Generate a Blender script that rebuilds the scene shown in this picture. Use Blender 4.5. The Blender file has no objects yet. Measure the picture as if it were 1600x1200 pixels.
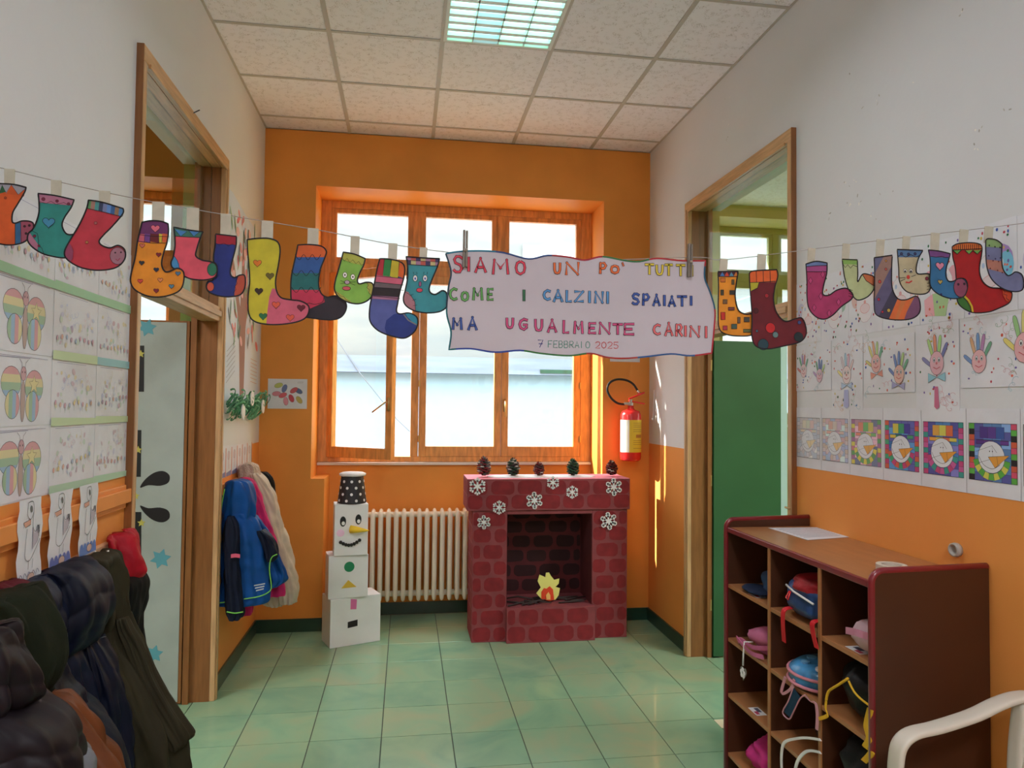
import bpy, math, random
from mathutils import Vector, Matrix, noise
PI = math.pi
sc = bpy.context.scene
COL = sc.collection

# ------------------------------------------------------------------ camera, world, sun, exposure
F_PX, YAW, PITCH, ROLL = 1108.3, 0.14742, 0.03161, 0.01046
CAM = Vector((1.027, -5.224, 1.603))
W, H = 2.867, 3.576                       # hallway width and ceiling height
_f = Vector((math.sin(YAW)*math.cos(PITCH), math.cos(YAW)*math.cos(PITCH), math.sin(PITCH)))
_r = Vector((math.cos(YAW), -math.sin(YAW), 0)); _u = _r.cross(_f)
_r2 = math.cos(ROLL)*_r + math.sin(ROLL)*_u; _u2 = -math.sin(ROLL)*_r + math.cos(ROLL)*_u
cd = bpy.data.cameras.new('camera'); cam = bpy.data.objects.new('camera', cd); COL.objects.link(cam)
cd.sensor_width = 36; cd.lens = F_PX/1600*36; cd.clip_start = 0.05
m = Matrix((( _r2.x, _u2.x, -_f.x, CAM.x), (_r2.y, _u2.y, -_f.y, CAM.y), (_r2.z, _u2.z, -_f.z, CAM.z), (0, 0, 0, 1)))
cam.matrix_world = m; sc.camera = cam

wd = bpy.data.worlds.new('sky'); sc.world = wd; wd.use_nodes = True
bg = wd.node_tree.nodes['Background']; bg.inputs[0].default_value = (0.93, 0.97, 1.0, 1); bg.inputs[1].default_value = 6.0
sd = bpy.data.lights.new('sun', 'SUN'); sd.energy = 14; sd.angle = math.radians(0.6); sd.color = (1, 0.93, 0.78)
sun = bpy.data.objects.new('sun', sd); COL.objects.link(sun)
sun.rotation_euler = Vector((1.0, -0.385, -0.62)).to_track_quat('-Z', 'Y').to_euler()
sun.location = (-6, 5, 8)
def area(loc, size, power, color, rot=(0, 0, 0), sy=None):
    d = bpy.data.lights.new('fill_lamp', 'AREA'); d.spread = math.radians(156); d.energy = power; d.size = size; d.color = color
    if sy: d.shape = 'RECTANGLE'; d.size_y = sy
    o = bpy.data.objects.new('fill_lamp', d); COL.objects.link(o); o.location = loc; o.rotation_euler = rot
    return o
LAMPC = (0.96, 0.97, 1.0)
area((1.49, -2.93, 3.53), 0.56, 9, LAMPC)          # added fill lamps out of view, brightening the hallway
area((1.49, -6.6, 3.50), 0.56, 62, LAMPC)
area((-1.6, -3.3, 3.50), 1.1, 50, LAMPC)           # added fill lamps in the side rooms, spilling through the doorways
area((4.7, -3.1, 3.50), 1.1, 75, LAMPC)
vs = sc.view_settings; vs.view_transform = 'Standard'; vs.look = 'None'; vs.exposure = 0.62; vs.gamma = 1; vs.use_curve_mapping = False
sc.cycles.max_bounces = 10; sc.cycles.diffuse_bounces = 6; sc.cycles.transparent_max_bounces = 16
sc.cycles.sample_clamp_indirect = 6; sc.cycles.caustics_reflective = False; sc.cycles.caustics_refractive = False
sc.cycles.use_denoising = True

# ------------------------------------------------------------------ helpers
def P(x, y, ax, v):                        # where the sight line through photo point (x, y) meets the plane axis = v
    d = _f + _r2*((x-800)/F_PX) - _u2*((y-600)/F_PX)
    return CAM + d*((v-CAM[ax])/d[ax])
def lin(c): return c/12.92 if c <= 0.04045 else ((c+0.055)/1.055)**2.4
def C(r, g, b, k=1.0): return tuple(min(0.92, lin(c/255)*k) for c in (r, g, b))
GAIN = 1.22
def K(r, g, b): return C(r, g, b, GAIN)    # ink and paint seen in the shade

class G:
    def __init__(s): s.v = []; s.f = []; s.c = []
    def add(s, vs, fs, col=None):
        n = len(s.v); s.v += [Vector(p) for p in vs]; s.f += [tuple(i+n for i in f) for f in fs]; s.c += [col]*len(fs); return s
    def box(s, x0, x1, y0, y1, z0, z1, col=None):
        return s.add([(x0,y0,z0),(x1,y0,z0),(x1,y1,z0),(x0,y1,z0),(x0,y0,z1),(x1,y0,z1),(x1,y1,z1),(x0,y1,z1)],
              [(0,3,2,1),(4,5,6,7),(0,1,5,4),(1,2,6,5),(2,3,7,6),(3,0,4,7)], col)
    def obox(s, c, ax, h, col=None):       # oriented box: centre, three axes, three half sizes
        c = Vector(c); a = [Vector(q).normalized()*t for q, t in zip(ax, h)]
        vs = [c + a[0]*i + a[1]*j + a[2]*k for k in (-1, 1) for i, j in ((-1,-1),(1,-1),(1,1),(-1,1))]
        return s.add(vs, [(0,3,2,1),(4,5,6,7),(0,1,5,4),(1,2,6,5),(2,3,7,6),(3,0,4,7)], col)
    def prism(s, poly, d, col=None):
        d = Vector(d); n = len(poly); vs = [Vector(p) for p in poly] + [Vector(p)+d for p in poly]
        return s.add(vs, [tuple(range(n)), tuple(range(2*n-1, n-1, -1))] + [(i, i+n, (i+1) % n+n, (i+1) % n) for i in range(n)], col)
    def tube(s, pts, r, seg=8, col=None, flat=1.0, up=None):
        pts = [Vector(p) for p in pts]; n = len(pts); rr = r if isinstance(r, (list, tuple)) else [r]*n
        vs = []; prev = None
        for i, p in enumerate(pts):
            t = (pts[min(i+1, n-1)] - pts[max(i-1, 0)])
            if t.length < 1e-9: t = Vector((0, 0, 1))
            t.normalize(); b = Vector(up) if up else (prev or (Vector((0, 0, 1)) if abs(t.z) < 0.9 else Vector((1, 0, 0))))
            a = b.cross(t)
            if a.length < 1e-6: a = Vector((1, 0, 0)).cross(t)
            a.normalize(); b = t.cross(a).normalized(); prev = b
            for k in range(seg):
                q = 2*PI*k/seg; vs.append(p + a*(math.cos(q)*rr[i]) + b*(math.sin(q)*rr[i]*flat))
        fs = [(i*seg+k, i*seg+(k+1) % seg, (i+1)*seg+(k+1) % seg, (i+1)*seg+k) for i in range(n-1) for k in range(seg)]
        fs += [tuple(range(seg-1, -1, -1)), tuple(range((n-1)*seg, n*seg))]
        return s.add(vs, fs, col)
    def lathe(s, prof, c, seg=24, ax='z', col=None):
        c = Vector(c); vs = []
        for r, h in prof:
            for k in range(seg):
                q = 2*PI*k/seg; a, b = math.cos(q)*r, math.sin(q)*r
                vs.append(c + (Vector((a, b, h)) if ax == 'z' else Vector((a, h, b)) if ax == 'y' else Vector((h, a, b))))
        n = len(prof)
        fs = [(i*seg+k, i*seg+(k+1) % seg, (i+1)*seg+(k+1) % seg, (i+1)*seg+k) for i in range(n-1) for k in range(seg)]
        fs += [tuple(range(seg-1, -1, -1)), tuple(range((n-1)*seg, n*seg))]
        return s.add(vs, fs, col)
    def rings(s, rings, col=None, cap=True):
        seg = len(rings[0]); vs = [p for r in rings for p in r]; n = len(rings)
        fs = [(i*seg+k, i*seg+(k+1) % seg, (i+1)*seg+(k+1) % seg, (i+1)*seg+k) for i in range(n-1) for k in range(seg)]
        if cap: fs += [tuple(range(seg-1, -1, -1)), tuple(range((n-1)*seg, n*seg))]
        return s.add(vs, fs, col)
    def ribbon(s, pts, wv, t=0.0015, col=None):    # flat strap: centre line and width vector(s)
        pts = catm([Vector(p) for p in pts], 5); n = len(pts); wv = Vector(wv)/2; vs = []
        for i, p in enumerate(pts):
            d = (pts[min(i+1, n-1)]-pts[max(i-1, 0)]).normalized(); nn = d.cross(wv)
            nn = nn.normalized()*t if nn.length > 1e-6 else Vector((0, 0, t))
            vs += [p-wv-nn, p+wv-nn, p+wv+nn, p-wv+nn]
        fs = [(i*4+k, i*4+(k+1) % 4, i*4+4+(k+1) % 4, i*4+4+k) for i in range(n-1) for k in range(4)] + [(3, 2, 1, 0), tuple(range(4*n-4, 4*n))]
        return s.add(vs, fs, col)
def catm(pts, n=6, closed=False):
    out = []; N = len(pts); Lp = lambda i: pts[i % N] if closed else pts[max(0, min(N-1, i))]
    for i in range(N if closed else N-1):
        a, b, c, d = Lp(i-1), Lp(i), Lp(i+1), Lp(i+2)
        for j in range(n):
            t = j/n; out.append(0.5*((2*b) + (c-a)*t + (2*a-5*b+4*c-d)*t*t + (3*b-a-3*c+d)*t*t*t))
    if not closed: out.append(pts[-1])
    return out
ORI = {}
def tagp(o, label=None, cat=None, group=None, kind=None):
    if label: o['label'] = label
    if cat: o['category'] = cat
    if group: o['group'] = group
    if kind: o['kind'] = kind
    return o
def thing(name, label, cat, loc, group=None):
    o = bpy.data.objects.new(name, None); COL.objects.link(o); o.location = loc; o.empty_display_size = 0.05
    ORI[o.name] = Vector(loc); return tagp(o, label, cat, group)
def build(name, g, mat, parent=None, smooth=False, bev=0, label=None, kind=None, origin=None):
    if parent is not None: org = ORI[parent.name]
    elif origin is not None: org = Vector(origin)
    else:
        xs = [p.x for p in g.v]; ys = [p.y for p in g.v]; zs = [p.z for p in g.v]
        org = Vector(((min(xs)+max(xs))/2, (min(ys)+max(ys))/2, min(zs)))
    me = bpy.data.meshes.new(name); me.from_pydata([p-org for p in g.v], [], g.f)
    if any(c is not None for c in g.c):
        at = me.attributes.new('Col', 'FLOAT_COLOR', 'CORNER'); buf = []
        for f, c in zip(g.f, g.c):
            buf += [*(c or (0.8, 0.8, 0.8)), 1.0]*len(f)
        if len(buf) == 4*len(me.loops): at.data.foreach_set('color', buf)
    if smooth: me.polygons.foreach_set('use_smooth', [True]*len(me.polygons))
    me.materials.append(mat); me.update()
    o = bpy.data.objects.new(name, me); COL.objects.link(o); ORI[o.name] = org
    if parent is not None: o.parent = parent
    else: o.location = org
    if bev:
        b = o.modifiers.new('bevel', 'BEVEL'); b.width = bev; b.segments = 2; b.limit_method = 'ANGLE'; b.angle_limit = 0.6
    if smooth == 'auto' : pass
    if label: o['label'] = label
    if kind: o['kind'] = kind
    return o
def dup(o, parent, dloc):
    c = o.copy(); COL.objects.link(c); c.parent = parent; c.location = Vector(o.location)+Vector(dloc); ORI[c.name] = ORI[o.name]; return c

# ------------------------------------------------------------------ materials
MATS = {}
def mat(name, col, rough=0.6, bump=0.0, bscale=60, var=0.0, vscale=6, spec=0.5, metal=0, coat=0, emis=None, attr=False, sheen=0, bdist=0.002, col2=None, stretch=None):
    if name in MATS: return MATS[name]
    m = bpy.data.materials.new(name); m.use_nodes = True; nt = m.node_tree; N = nt.nodes; Lk = nt.links
    b = N['Principled BSDF']; b.inputs['Base Color'].default_value = (*col, 1); b.inputs['Roughness'].default_value = rough
    b.inputs['Specular IOR Level'].default_value = spec; b.inputs['Metallic'].default_value = metal; b.inputs['Coat Weight'].default_value = coat
    if sheen: b.inputs['Sheen Weight'].default_value = sheen
    geo = N.new('ShaderNodeNewGeometry'); src = geo.outputs['Position']
    if stretch:
        mp = N.new('ShaderNodeMapping'); mp.inputs['Scale'].default_value = stretch; Lk.new(src, mp.inputs[0]); src = mp.outputs[0]
    base = None
    if attr:
        a = N.new('ShaderNodeAttribute'); a.attribute_name = 'Col'; base = a.outputs['Color']
    if var or col2:
        n = N.new('ShaderNodeTexNoise'); n.inputs['Scale'].default_value = vscale; n.inputs['Detail'].default_value = 6; Lk.new(src, n.inputs['Vector'])
        mx = N.new('ShaderNodeMix'); mx.data_type = 'RGBA'
        r = N.new('ShaderNodeMapRange'); r.inputs[1].default_value = 0.35; r.inputs[2].default_value = 0.65; Lk.new(n.outputs['Fac'], r.inputs[0]); Lk.new(r.outputs[0], mx.inputs[0])
        if attr:
            mx.blend_type = 'MULTIPLY'; v = 1-var; Lk.new(base, mx.inputs[6]); mx.inputs[7].default_value = (v, v, v, 1)
        else:
            mx.inputs[6].default_value = (*[min(1, c*(1+var)) for c in col], 1); mx.inputs[7].default_value = (*(col2 or [c*(1-var) for c in col]), 1)
        base = mx.outputs[2]
    if base is not None: Lk.new(base, b.inputs['Base Color'])
    if bump:
        n2 = N.new('ShaderNodeTexNoise'); n2.inputs['Scale'].default_value = bscale; n2.inputs['Detail'].default_value = 4; Lk.new(src, n2.inputs['Vector'])
        bp = N.new('ShaderNodeBump'); bp.inputs['Strength'].default_value = bump; bp.inputs['Distance'].default_value = bdist
        Lk.new(n2.outputs['Fac'], bp.inputs['Height']); Lk.new(bp.outputs[0], b.inputs['Normal'])
    if emis: b.inputs['Emission Color'].default_value = (*emis[0], 1); b.inputs['Emission Strength'].default_value = emis[1]
    MATS[name] = m; return m
def wall_mat(name, low, high, z=1.333, rough=0.55):
    m = mat(name, high, rough, bump=0.25, bscale=35, bdist=0.003, spec=0.3); nt = m.node_tree; N = nt.nodes; Lk = nt.links; b = N['Principled BSDF']
    geo = N.new('ShaderNodeNewGeometry'); sx = N.new('ShaderNodeSeparateXYZ'); Lk.new(geo.outputs['Position'], sx.inputs[0])
    n = N.new('ShaderNodeTexNoise'); n.inputs['Scale'].default_value = 2.2; n.inputs['Detail'].default_value = 5; Lk.new(geo.outputs['Position'], n.inputs['Vector'])
    def shade(c, v):
        mx = N.new('ShaderNodeMix'); mx.data_type = 'RGBA'; mx.inputs[6].default_value = (*[min(1, q*(1+v)) for q in c], 1); mx.inputs[7].default_value = (*[q*(1-v) for q in c], 1)
        Lk.new(n.outputs['Fac'], mx.inputs[0]); return mx.outputs[2]
    gt = N.new('ShaderNodeMath'); gt.operation = 'GREATER_THAN'; gt.inputs[1].default_value = z; Lk.new(sx.outputs[2], gt.inputs[0])
    mx = N.new('ShaderNodeMix'); mx.data_type = 'RGBA'; Lk.new(gt.outputs[0], mx.inputs[0]); Lk.new(shade(low, 0.10), mx.inputs[6]); Lk.new(shade(high, 0.05), mx.inputs[7])
    Lk.new(mx.outputs[2], b.inputs['Base Color']); return m
ORANGE = (0.82, 0.315, 0.058); WHITE = (0.71, 0.725, 0.755)
M_wall = wall_mat('painted_plaster', (0.82, 0.32, 0.075), WHITE)
M_back = mat('orange_plaster', ORANGE, 0.5, bump=0.25, bscale=35, var=0.07, vscale=2, spec=0.3)
M_olive = mat('olive_plaster', (0.50, 0.46, 0.16), 0.6, bump=0.2, bscale=30, var=0.06, vscale=2)
M_ochre = mat('ochre_plaster', (0.50, 0.25, 0.06), 0.6, bump=0.2, bscale=30, var=0.06, vscale=2)
M_green = mat('green_plaster', (0.16, 0.24, 0.035), 0.6, bump=0.2, bscale=30, var=0.06, vscale=2)
M_pale = mat('pale_plaster', (0.70, 0.72, 0.70), 0.6, var=0.04)
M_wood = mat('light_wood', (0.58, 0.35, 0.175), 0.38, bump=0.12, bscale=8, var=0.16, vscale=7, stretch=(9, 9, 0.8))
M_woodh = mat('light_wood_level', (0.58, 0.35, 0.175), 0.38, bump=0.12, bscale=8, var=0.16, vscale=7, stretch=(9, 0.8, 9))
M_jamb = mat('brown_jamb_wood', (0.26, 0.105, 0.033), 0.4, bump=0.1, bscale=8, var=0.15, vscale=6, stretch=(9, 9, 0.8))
M_win = mat('orange_pine', (0.72, 0.33, 0.10), 0.35, bump=0.12, bscale=8, var=0.18, vscale=6, stretch=(7, 7, 1.2))
M_base = mat('dark_green_skirting', (0.012, 0.05, 0.03), 0.3, var=0.2, coat=0.2)
M_metal = mat('brushed_metal', (0.55, 0.53, 0.5), 0.3, metal=1)
M_brass = mat('brass', (0.6, 0.42, 0.2), 0.35, metal=0.9)
M_white = mat('white_card', (0.80, 0.79, 0.80), 0.5, bump=0.15, bscale=14, var=0.03)
M_paper = mat("paper", (0.74, 0.75, 0.81), 0.75, bump=0.35, bscale=22, var=0.04, vscale=9, bdist=0.004)
M_print = mat('coloured_print', (0.8, 0.8, 0.8), 0.7, attr=True, var=0.14, vscale=45)
M_ink = mat('marker_ink', (0.8, 0.8, 0.8), 0.6, attr=True)
M_tape = mat('masking_tape', (0.55, 0.52, 0.41), 0.6, bump=0.2, bscale=80, var=0.06, vscale=40)
M_rad = mat('cream_enamel', (0.92, 0.86, 0.73), 0.3, spec=0.5, var=0.03, coat=0.2)
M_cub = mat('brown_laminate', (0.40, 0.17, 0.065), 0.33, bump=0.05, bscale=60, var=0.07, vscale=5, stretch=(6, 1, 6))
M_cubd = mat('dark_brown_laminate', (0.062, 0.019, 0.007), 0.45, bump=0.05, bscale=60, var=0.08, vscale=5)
M_edge = mat('dark_red_edging', (0.20, 0.012, 0.022), 0.3, coat=0.3)
M_chair = mat('white_moulded_plastic', (0.62, 0.58, 0.50), 0.4, spec=0.5, var=0.03)
M_red = mat('red_gloss_paint', (0.70, 0.02, 0.02), 0.2, coat=0.5)
M_black = mat('black_rubber', (0.012, 0.012, 0.012), 0.4)
M_gleaf = mat('green_door_laminate', (0.028, 0.115, 0.045), 0.4, bump=0.05, bscale=90, var=0.06, vscale=3)
M_grid = mat('ceiling_grid_enamel', (0.50, 0.48, 0.46), 0.5)

def floor_mat():
    m = mat('green_glazed_tile', (0.2, 0.4, 0.2), 0.2, bump=0.06, bscale=12, bdist=0.004, coat=0.25); nt = m.node_tree; N = nt.nodes; Lk = nt.links; b = N['Principled BSDF']
    geo = N.new('ShaderNodeNewGeometry'); oi = N.new('ShaderNodeObjectInfo')
    n = N.new('ShaderNodeTexNoise'); n.inputs['Scale'].default_value = 2.6; n.inputs['Detail'].default_value = 5; n.inputs['Distortion'].default_value = 0.8; Lk.new(geo.outputs['Position'], n.inputs['Vector'])
    cr = N.new('ShaderNodeValToRGB'); e = cr.color_ramp.elements
    e[0].position = 0.30; e[0].color = (0.19, 0.38, 0.25, 1); e[1].position = 0.72; e[1].color = (0.33, 0.42, 0.25, 1)
    k = e.new(0.52); k.color = (0.26, 0.44, 0.27, 1)
    ad = N.new('ShaderNodeMath'); ad.operation = 'MULTIPLY_ADD'; ad.inputs[1].default_value = 0.16; Lk.new(oi.outputs['Random'], ad.inputs[0]); 
    sb = N.new('ShaderNodeMath'); sb.operation = 'SUBTRACT'; sb.inputs[1].default_value = 0.08; Lk.new(n.outputs['Fac'], sb.inputs[0]); Lk.new(sb.outputs[0], ad.inputs[2])
    Lk.new(ad.outputs[0], cr.inputs[0]); Lk.new(cr.outputs[0], b.inputs['Base Color']); return m
M_floor = floor_mat()
M_grout = mat('dark_grout', (0.05, 0.07, 0.05), 0.8)
def ceil_mat():
    m = mat('mineral_fibre_tile', (0.72, 0.67, 0.64), 0.85, spec=0.2); nt = m.node_tree; N = nt.nodes; Lk = nt.links; b = N['Principled BSDF']
    geo = N.new('ShaderNodeNewGeometry')
    n = N.new('ShaderNodeTexNoise'); n.inputs['Scale'].default_value = 55; n.inputs['Detail'].default_value = 2; n.inputs['Distortion'].default_value = 1.6; Lk.new(geo.outputs['Position'], n.inputs['Vector'])
    a = N.new('ShaderNodeMath'); a.operation = 'SUBTRACT'; a.inputs[1].default_value = 0.5; Lk.new(n.outputs['Fac'], a.inputs[0])
    ab = N.new('ShaderNodeMath'); ab.operation = 'ABSOLUTE'; Lk.new(a.outputs[0], ab.inputs[0])
    r = N.new('ShaderNodeMapRange'); r.inputs[1].default_value = 0.004; r.inputs[2].default_value = 0.022; Lk.new(ab.outputs[0], r.inputs[0])
    n3 = N.new('ShaderNodeTexNoise'); n3.inputs['Scale'].default_value = 28; Lk.new(geo.outputs['Position'], n3.inputs['Vector'])
    r3 = N.new('ShaderNodeMapRange'); r3.inputs[1].default_value = 0.42; r3.inputs[2].default_value = 0.5; Lk.new(n3.outputs['Fac'], r3.inputs[0])
    mxx = N.new('ShaderNodeMath'); mxx.operation = 'MAXIMUM'; Lk.new(r.outputs[0], mxx.inputs[0]); Lk.new(r3.outputs[0], mxx.inputs[1])
    mx = N.new('ShaderNodeMix'); mx.data_type = 'RGBA'; mx.inputs[6].default_value = (0.36, 0.335, 0.335, 1); mx.inputs[7].default_value = (0.90, 0.90, 0.98, 1)
    Lk.new(mxx.outputs[0], mx.inputs[0]); Lk.new(mx.outputs[2], b.inputs['Base Color'])
    bp = N.new('ShaderNodeBump'); bp.inputs['Strength'].default_value = 0.4; bp.inputs['Distance'].default_value = 0.002; Lk.new(mxx.outputs[0], bp.inputs['Height']); Lk.new(bp.outputs[0], b.inputs['Normal'])
    return m
M_ceil = ceil_mat()
def glass_mat():
    m = bpy.data.materials.new('window_glass'); m.use_nodes = True; N = m.node_tree.nodes; Lk = m.node_tree.links; N.clear()
    o = N.new('ShaderNodeOutputMaterial'); t = N.new('ShaderNodeBsdfTransparent'); t.inputs[0].default_value = (0.93, 0.97, 0.97, 1)
    g = N.new('ShaderNodeBsdfGlossy'); g.inputs['Roughness'].default_value = 0.02; lw = N.new('ShaderNodeLayerWeight'); pw = N.new('ShaderNodeMath'); pw.operation = 'POWER'; pw.inputs[1].default_value = 5; Lk.new(lw.outputs['Facing'], pw.inputs[0])
    fr = N.new('ShaderNodeMath'); fr.operation = 'MULTIPLY_ADD'; fr.inputs[1].default_value = 0.45; fr.inputs[2].default_value = 0.025; Lk.new(pw.outputs[0], fr.inputs[0]); lw.inputs[0].default_value = 0.5
    mx = N.new('ShaderNodeMixShader'); Lk.new(fr.outputs[0], mx.inputs[0]); Lk.new(t.outputs[0], mx.inputs[1]); Lk.new(g.outputs[0], mx.inputs[2]); Lk.new(mx.outputs[0], o.inputs[0]); return m
M_glass = glass_mat()
def fabric(name, col, rough=0.8, bump=0.4, bscale=120, var=0.15, sheen=0.0, bdist=0.002, coat=0): return mat(name, col, rough, spec=.18, bump=bump, bscale=bscale, var=var, vscale=9, sheen=sheen, bdist=bdist, coat=coat)

# ------------------------------------------------------------------ structure
ya, cx0, T = 0.228, 0.591, 0.6
fl = tagp(build('floor', G().box(-3.6, 7.0, -8.2, 0.36, -0.12, -0.004), M_grout), kind='structure')
s_, fx0, fy0 = 0.3377, -0.0813, -0.3451
tile = None; gap = 0.0022
for i in range(-6, 15):
    for j in range(-3, 16):
        x0, y1 = fx0+s_*i, fy0-s_*j
        full = x0 > -0.25 and x0 < 3.1 and y1-s_ > -5.6
        near = (-1.6 < x0 < 4.6) and y1 > -3.2 and y1 <= 0.75
        if not (full or near): continue
        if y1 > 0.5 : continue
        if tile is None: tile = build('floor_tile', G().box(x0+gap, x0+s_-gap, y1-s_+gap, y1-gap, -0.006, 0), M_floor, fl, bev=0.0012); base = (x0, y1)
        else: dup(tile, fl, (x0-base[0], y1-base[1], 0))

ce = tagp(build('ceiling', G().box(-3.6, 7.0, -8.2, 0.6, H+0.03, H+0.12), M_pale), kind='structure')
xs_ = [0.0] + [cx0+T*i for i in range(4)] + [W]
ys_ = [0.0, -ya] + [-(ya+T*j) for j in range(1, 13)]
full_t = None
for i in range(5):
    for j in range(13):
        x0, x1, y1, y0 = xs_[i], xs_[i+1], ys_[j], ys_[j+1]
        if i == 2 and j in (3, 5, 11): continue     # the louvred light and the added fill lamps sit here
        if 1 <= i <= 3 and j >= 1:
            if full_t is None: full_t = build('ceiling_tile', G().box(x0+.004, x1-.004, y0+.004, y1-.004, H+.004, H+.02), M_ceil, ce); fb = (x0, y0)
            else: dup(full_t, ce, (x0-fb[0], y0-fb[1], 0))
        else: build('ceiling_tile', G().box(x0+.004, x1-.004, y0+.004, y1-.004, H+.004, H+.02), M_ceil, ce)
for x in xs_: build('grid_bar', G().box(max(0, x-.012), min(W, x+.012), -8, 0, H-.001, H+.004), M_grid, ce)
for y in ys_[1:]: build('grid_bar', G().box(0.012, W-.012, y-.010, y+.010, H-.0005, H+.0035), M_grid, ce)
for gx0, gx1 in ((-3.5, -0.2), (W+.2, 6.9)):        # ceilings of the side rooms
    build('side_ceiling', G().box(gx0, gx1, -4.4, 0.0, H, H+.03), M_ceil if gx0 > 0 else M_pale, ce)
    for k in range(6):
        if gx0 > 0: build('grid_bar', G().box(gx0, gx1, -ya-T*k-.01, -ya-T*k+.01, H-.003, H), M_grid, ce)
        if gx0 > 0: build('grid_bar', G().box(gx0+.3+T*k-.01, gx0+.3+T*k+.01, -4.4, 0, H-.003, H-.0005), M_grid, ce)

DL, DR = (-2.36, -1.145), (-2.035, -0.80)          # clear openings of the two doorways
DT = 2.92
def side_wall(name, x0, x1, D, m):
    g = G(); g.box(x0, x1, -8.2, D[0], 0, H).box(x0, x1, D[1], 0.0, 0, H).box(x0, x1, D[0], D[1], DT, H)
    return tagp(build(name, g, m), kind='structure')
wl = side_wall('wall_left', -0.11, 0, DL, M_wall); wr = side_wall('wall_right', W, W+.11, DR, M_wall)
side_wall('wall_left_room', -0.2, -0.11, DL, M_green); side_wall('wall_right_room', W+.11, W+.2, DR, M_olive)
g = G(); YO = 0.62
g.box(0, .36, 0, YO, 0, H).box(2.50, W, 0, YO, 0, H).box(.36, 2.5, 0, YO, 3.18, H).box(.36, .455, 0, .35, 0, 1.073).box(.36, 2.5, .35, YO, 0, 1.14)
wb = tagp(build('wall_back', g, M_back), kind='structure')
for nm, a0, a1, b0, b1, m in (('wall_back_left_room', -3.6, -0.0, -2.75, -0.62, M_ochre), ('wall_back_right_room', W, 7.0, 3.37, 5.5, M_olive)):
    sgn = 0.0
    g = G(); e0 = a0 if a0 < 0 else a0; 
    yb = 0.0 if a0 < 0 else 1.2
    dz = .28 if a0 > 0 else 0
    g.box(a0, b0, yb, yb+YO, 0, H).box(b1, a1, yb, yb+YO, 0, H).box(b0, b1, yb, yb+YO, 3.18+dz, H).box(b0, b1, yb+.35, yb+YO, 0, 1.14+dz)
    tagp(build(nm, g, m), kind='structure')
tagp(build('wall_front', G().box(-.2, W+.2, -8.3, -8.2, 0, H), M_wall), kind='structure')
tagp(build('wall_left_far', G().box(-3.7, -3.6, -4.4, 0.0, 0, H).box(-3.6, -.2, -4.5, -4.4, 0, H), M_ochre), kind='structure')
tagp(build('wall_right_far', G().box(7.0, 7.1, -4.4, 1.3, 0, H).box(W+.2, 7.0, -4.5, -4.4, 0, H).box(W+.11, W+.2, 0.0, 1.2, 0, H), M_olive), kind='structure')
tagp(build('ceiling_right_room', G().box(W+.11, 7.0, 0.0, 1.22, H, H+.1), M_ceil), kind='structure')
tagp(build('floor_right_room', G().box(W+.11, 7.0, 0.36, 1.22, -0.1, -.001), M_floor), kind='structure')
# skirting
bh = 0.09
tagp(build('baseboard_left', G().box(0, .012, -1.06, 0, 0, bh).box(0, .012, -8.2, -2.45, 0, bh), M_base), kind='structure')
tagp(build('baseboard_right', G().box(W-.012, W, -.73, 0, 0, bh).box(W-.012, W, -8.2, -2.12, 0, bh), M_base), kind='structure')
tagp(build('baseboard_back', G().box(.012, .455, -.012, 0, 0, bh).box(2.50, W-.012, -.012, 0, 0, bh).box(.455, 2.5, .338, .35, 0, bh).box(.455, .467, 0, .338, 0, bh).box(2.488, 2.5, 0, .338, 0, bh), M_base), kind='structure')

# ---- doorways
def doorway(name, X, sg, D, label_side):
    """X wall face, sg +1 when the hallway lies on +x side"""
    y0, y1 = D; t = 0.028; w = 0.062
    r = thing(name, None, None, (X, (y0+y1)/2, 0)); r['kind'] = 'structure'
    def bx(g, a, b, *r_): x0, x1 = sorted((X+sg*a, X+sg*b)); g.box(x0, x1, *r_); return g
    # casing on the wall face
    build('casing_shade_edge', bx(G(), 0.0, t-.002, y0-.0455, y0-.042, 0, DT+w-.02), M_jamb, r)  # dark strip: shade on the casing's outer side put into the colour
    for (p, q) in ((y0-.042, y0-.008), (y1-.02, y1+w-.02)):
        build('door_casing', bx(G(), 0.0, t, p, q, 0, DT-.0195), M_wood, r, bev=.004)
    build('door_casing', bx(G(), 0.0, t, y0-w+.02, y1+w-.02, DT-.02+.001, DT+w-.02), M_woodh, r, bev=.004)
    for (p, q) in ((y1-.012, y1+.012),):
        build('casing_bead', bx(G(), t-.004, t+.006, p+.012, q+.010, 0, DT-.012), M_wood, r, bev=.002)
    build('casing_bead', bx(G(), t-.004, t+.006, y0+.01, y1-.01, DT-.03, DT-.012), M_woodh, r, bev=.002)
    # jamb linings
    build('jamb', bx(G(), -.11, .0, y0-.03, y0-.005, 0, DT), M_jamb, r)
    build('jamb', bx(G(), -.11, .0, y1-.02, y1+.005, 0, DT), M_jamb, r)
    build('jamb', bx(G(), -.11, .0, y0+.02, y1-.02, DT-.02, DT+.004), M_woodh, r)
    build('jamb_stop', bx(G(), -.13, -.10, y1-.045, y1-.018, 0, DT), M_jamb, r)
    build('transom_bar', bx(G(), -.09, .012, y0+.02, y1-.02, 2.05, 2.13), M_woodh, r, bev=.005)
    build('transom_bead', bx(G(), .008, .022, y0+.02, y1-.02, 2.075, 2.105), M_woodh, r, bev=.003)
    build('transom_pane', bx(G(), -.05, -.046, y0+.02, y1-.02, 2.13, DT-.02), M_glass, r)
    build('reveal_soffit', bx(G(), -.205, -.108, y0, y1, DT-.006, DT+.002), M_pale, r)
    return r
d1 = doorway('door_1', 0.0, 1, DL, 'left'); d2 = doorway('door_2', W, -1, DR, 'right')
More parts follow.
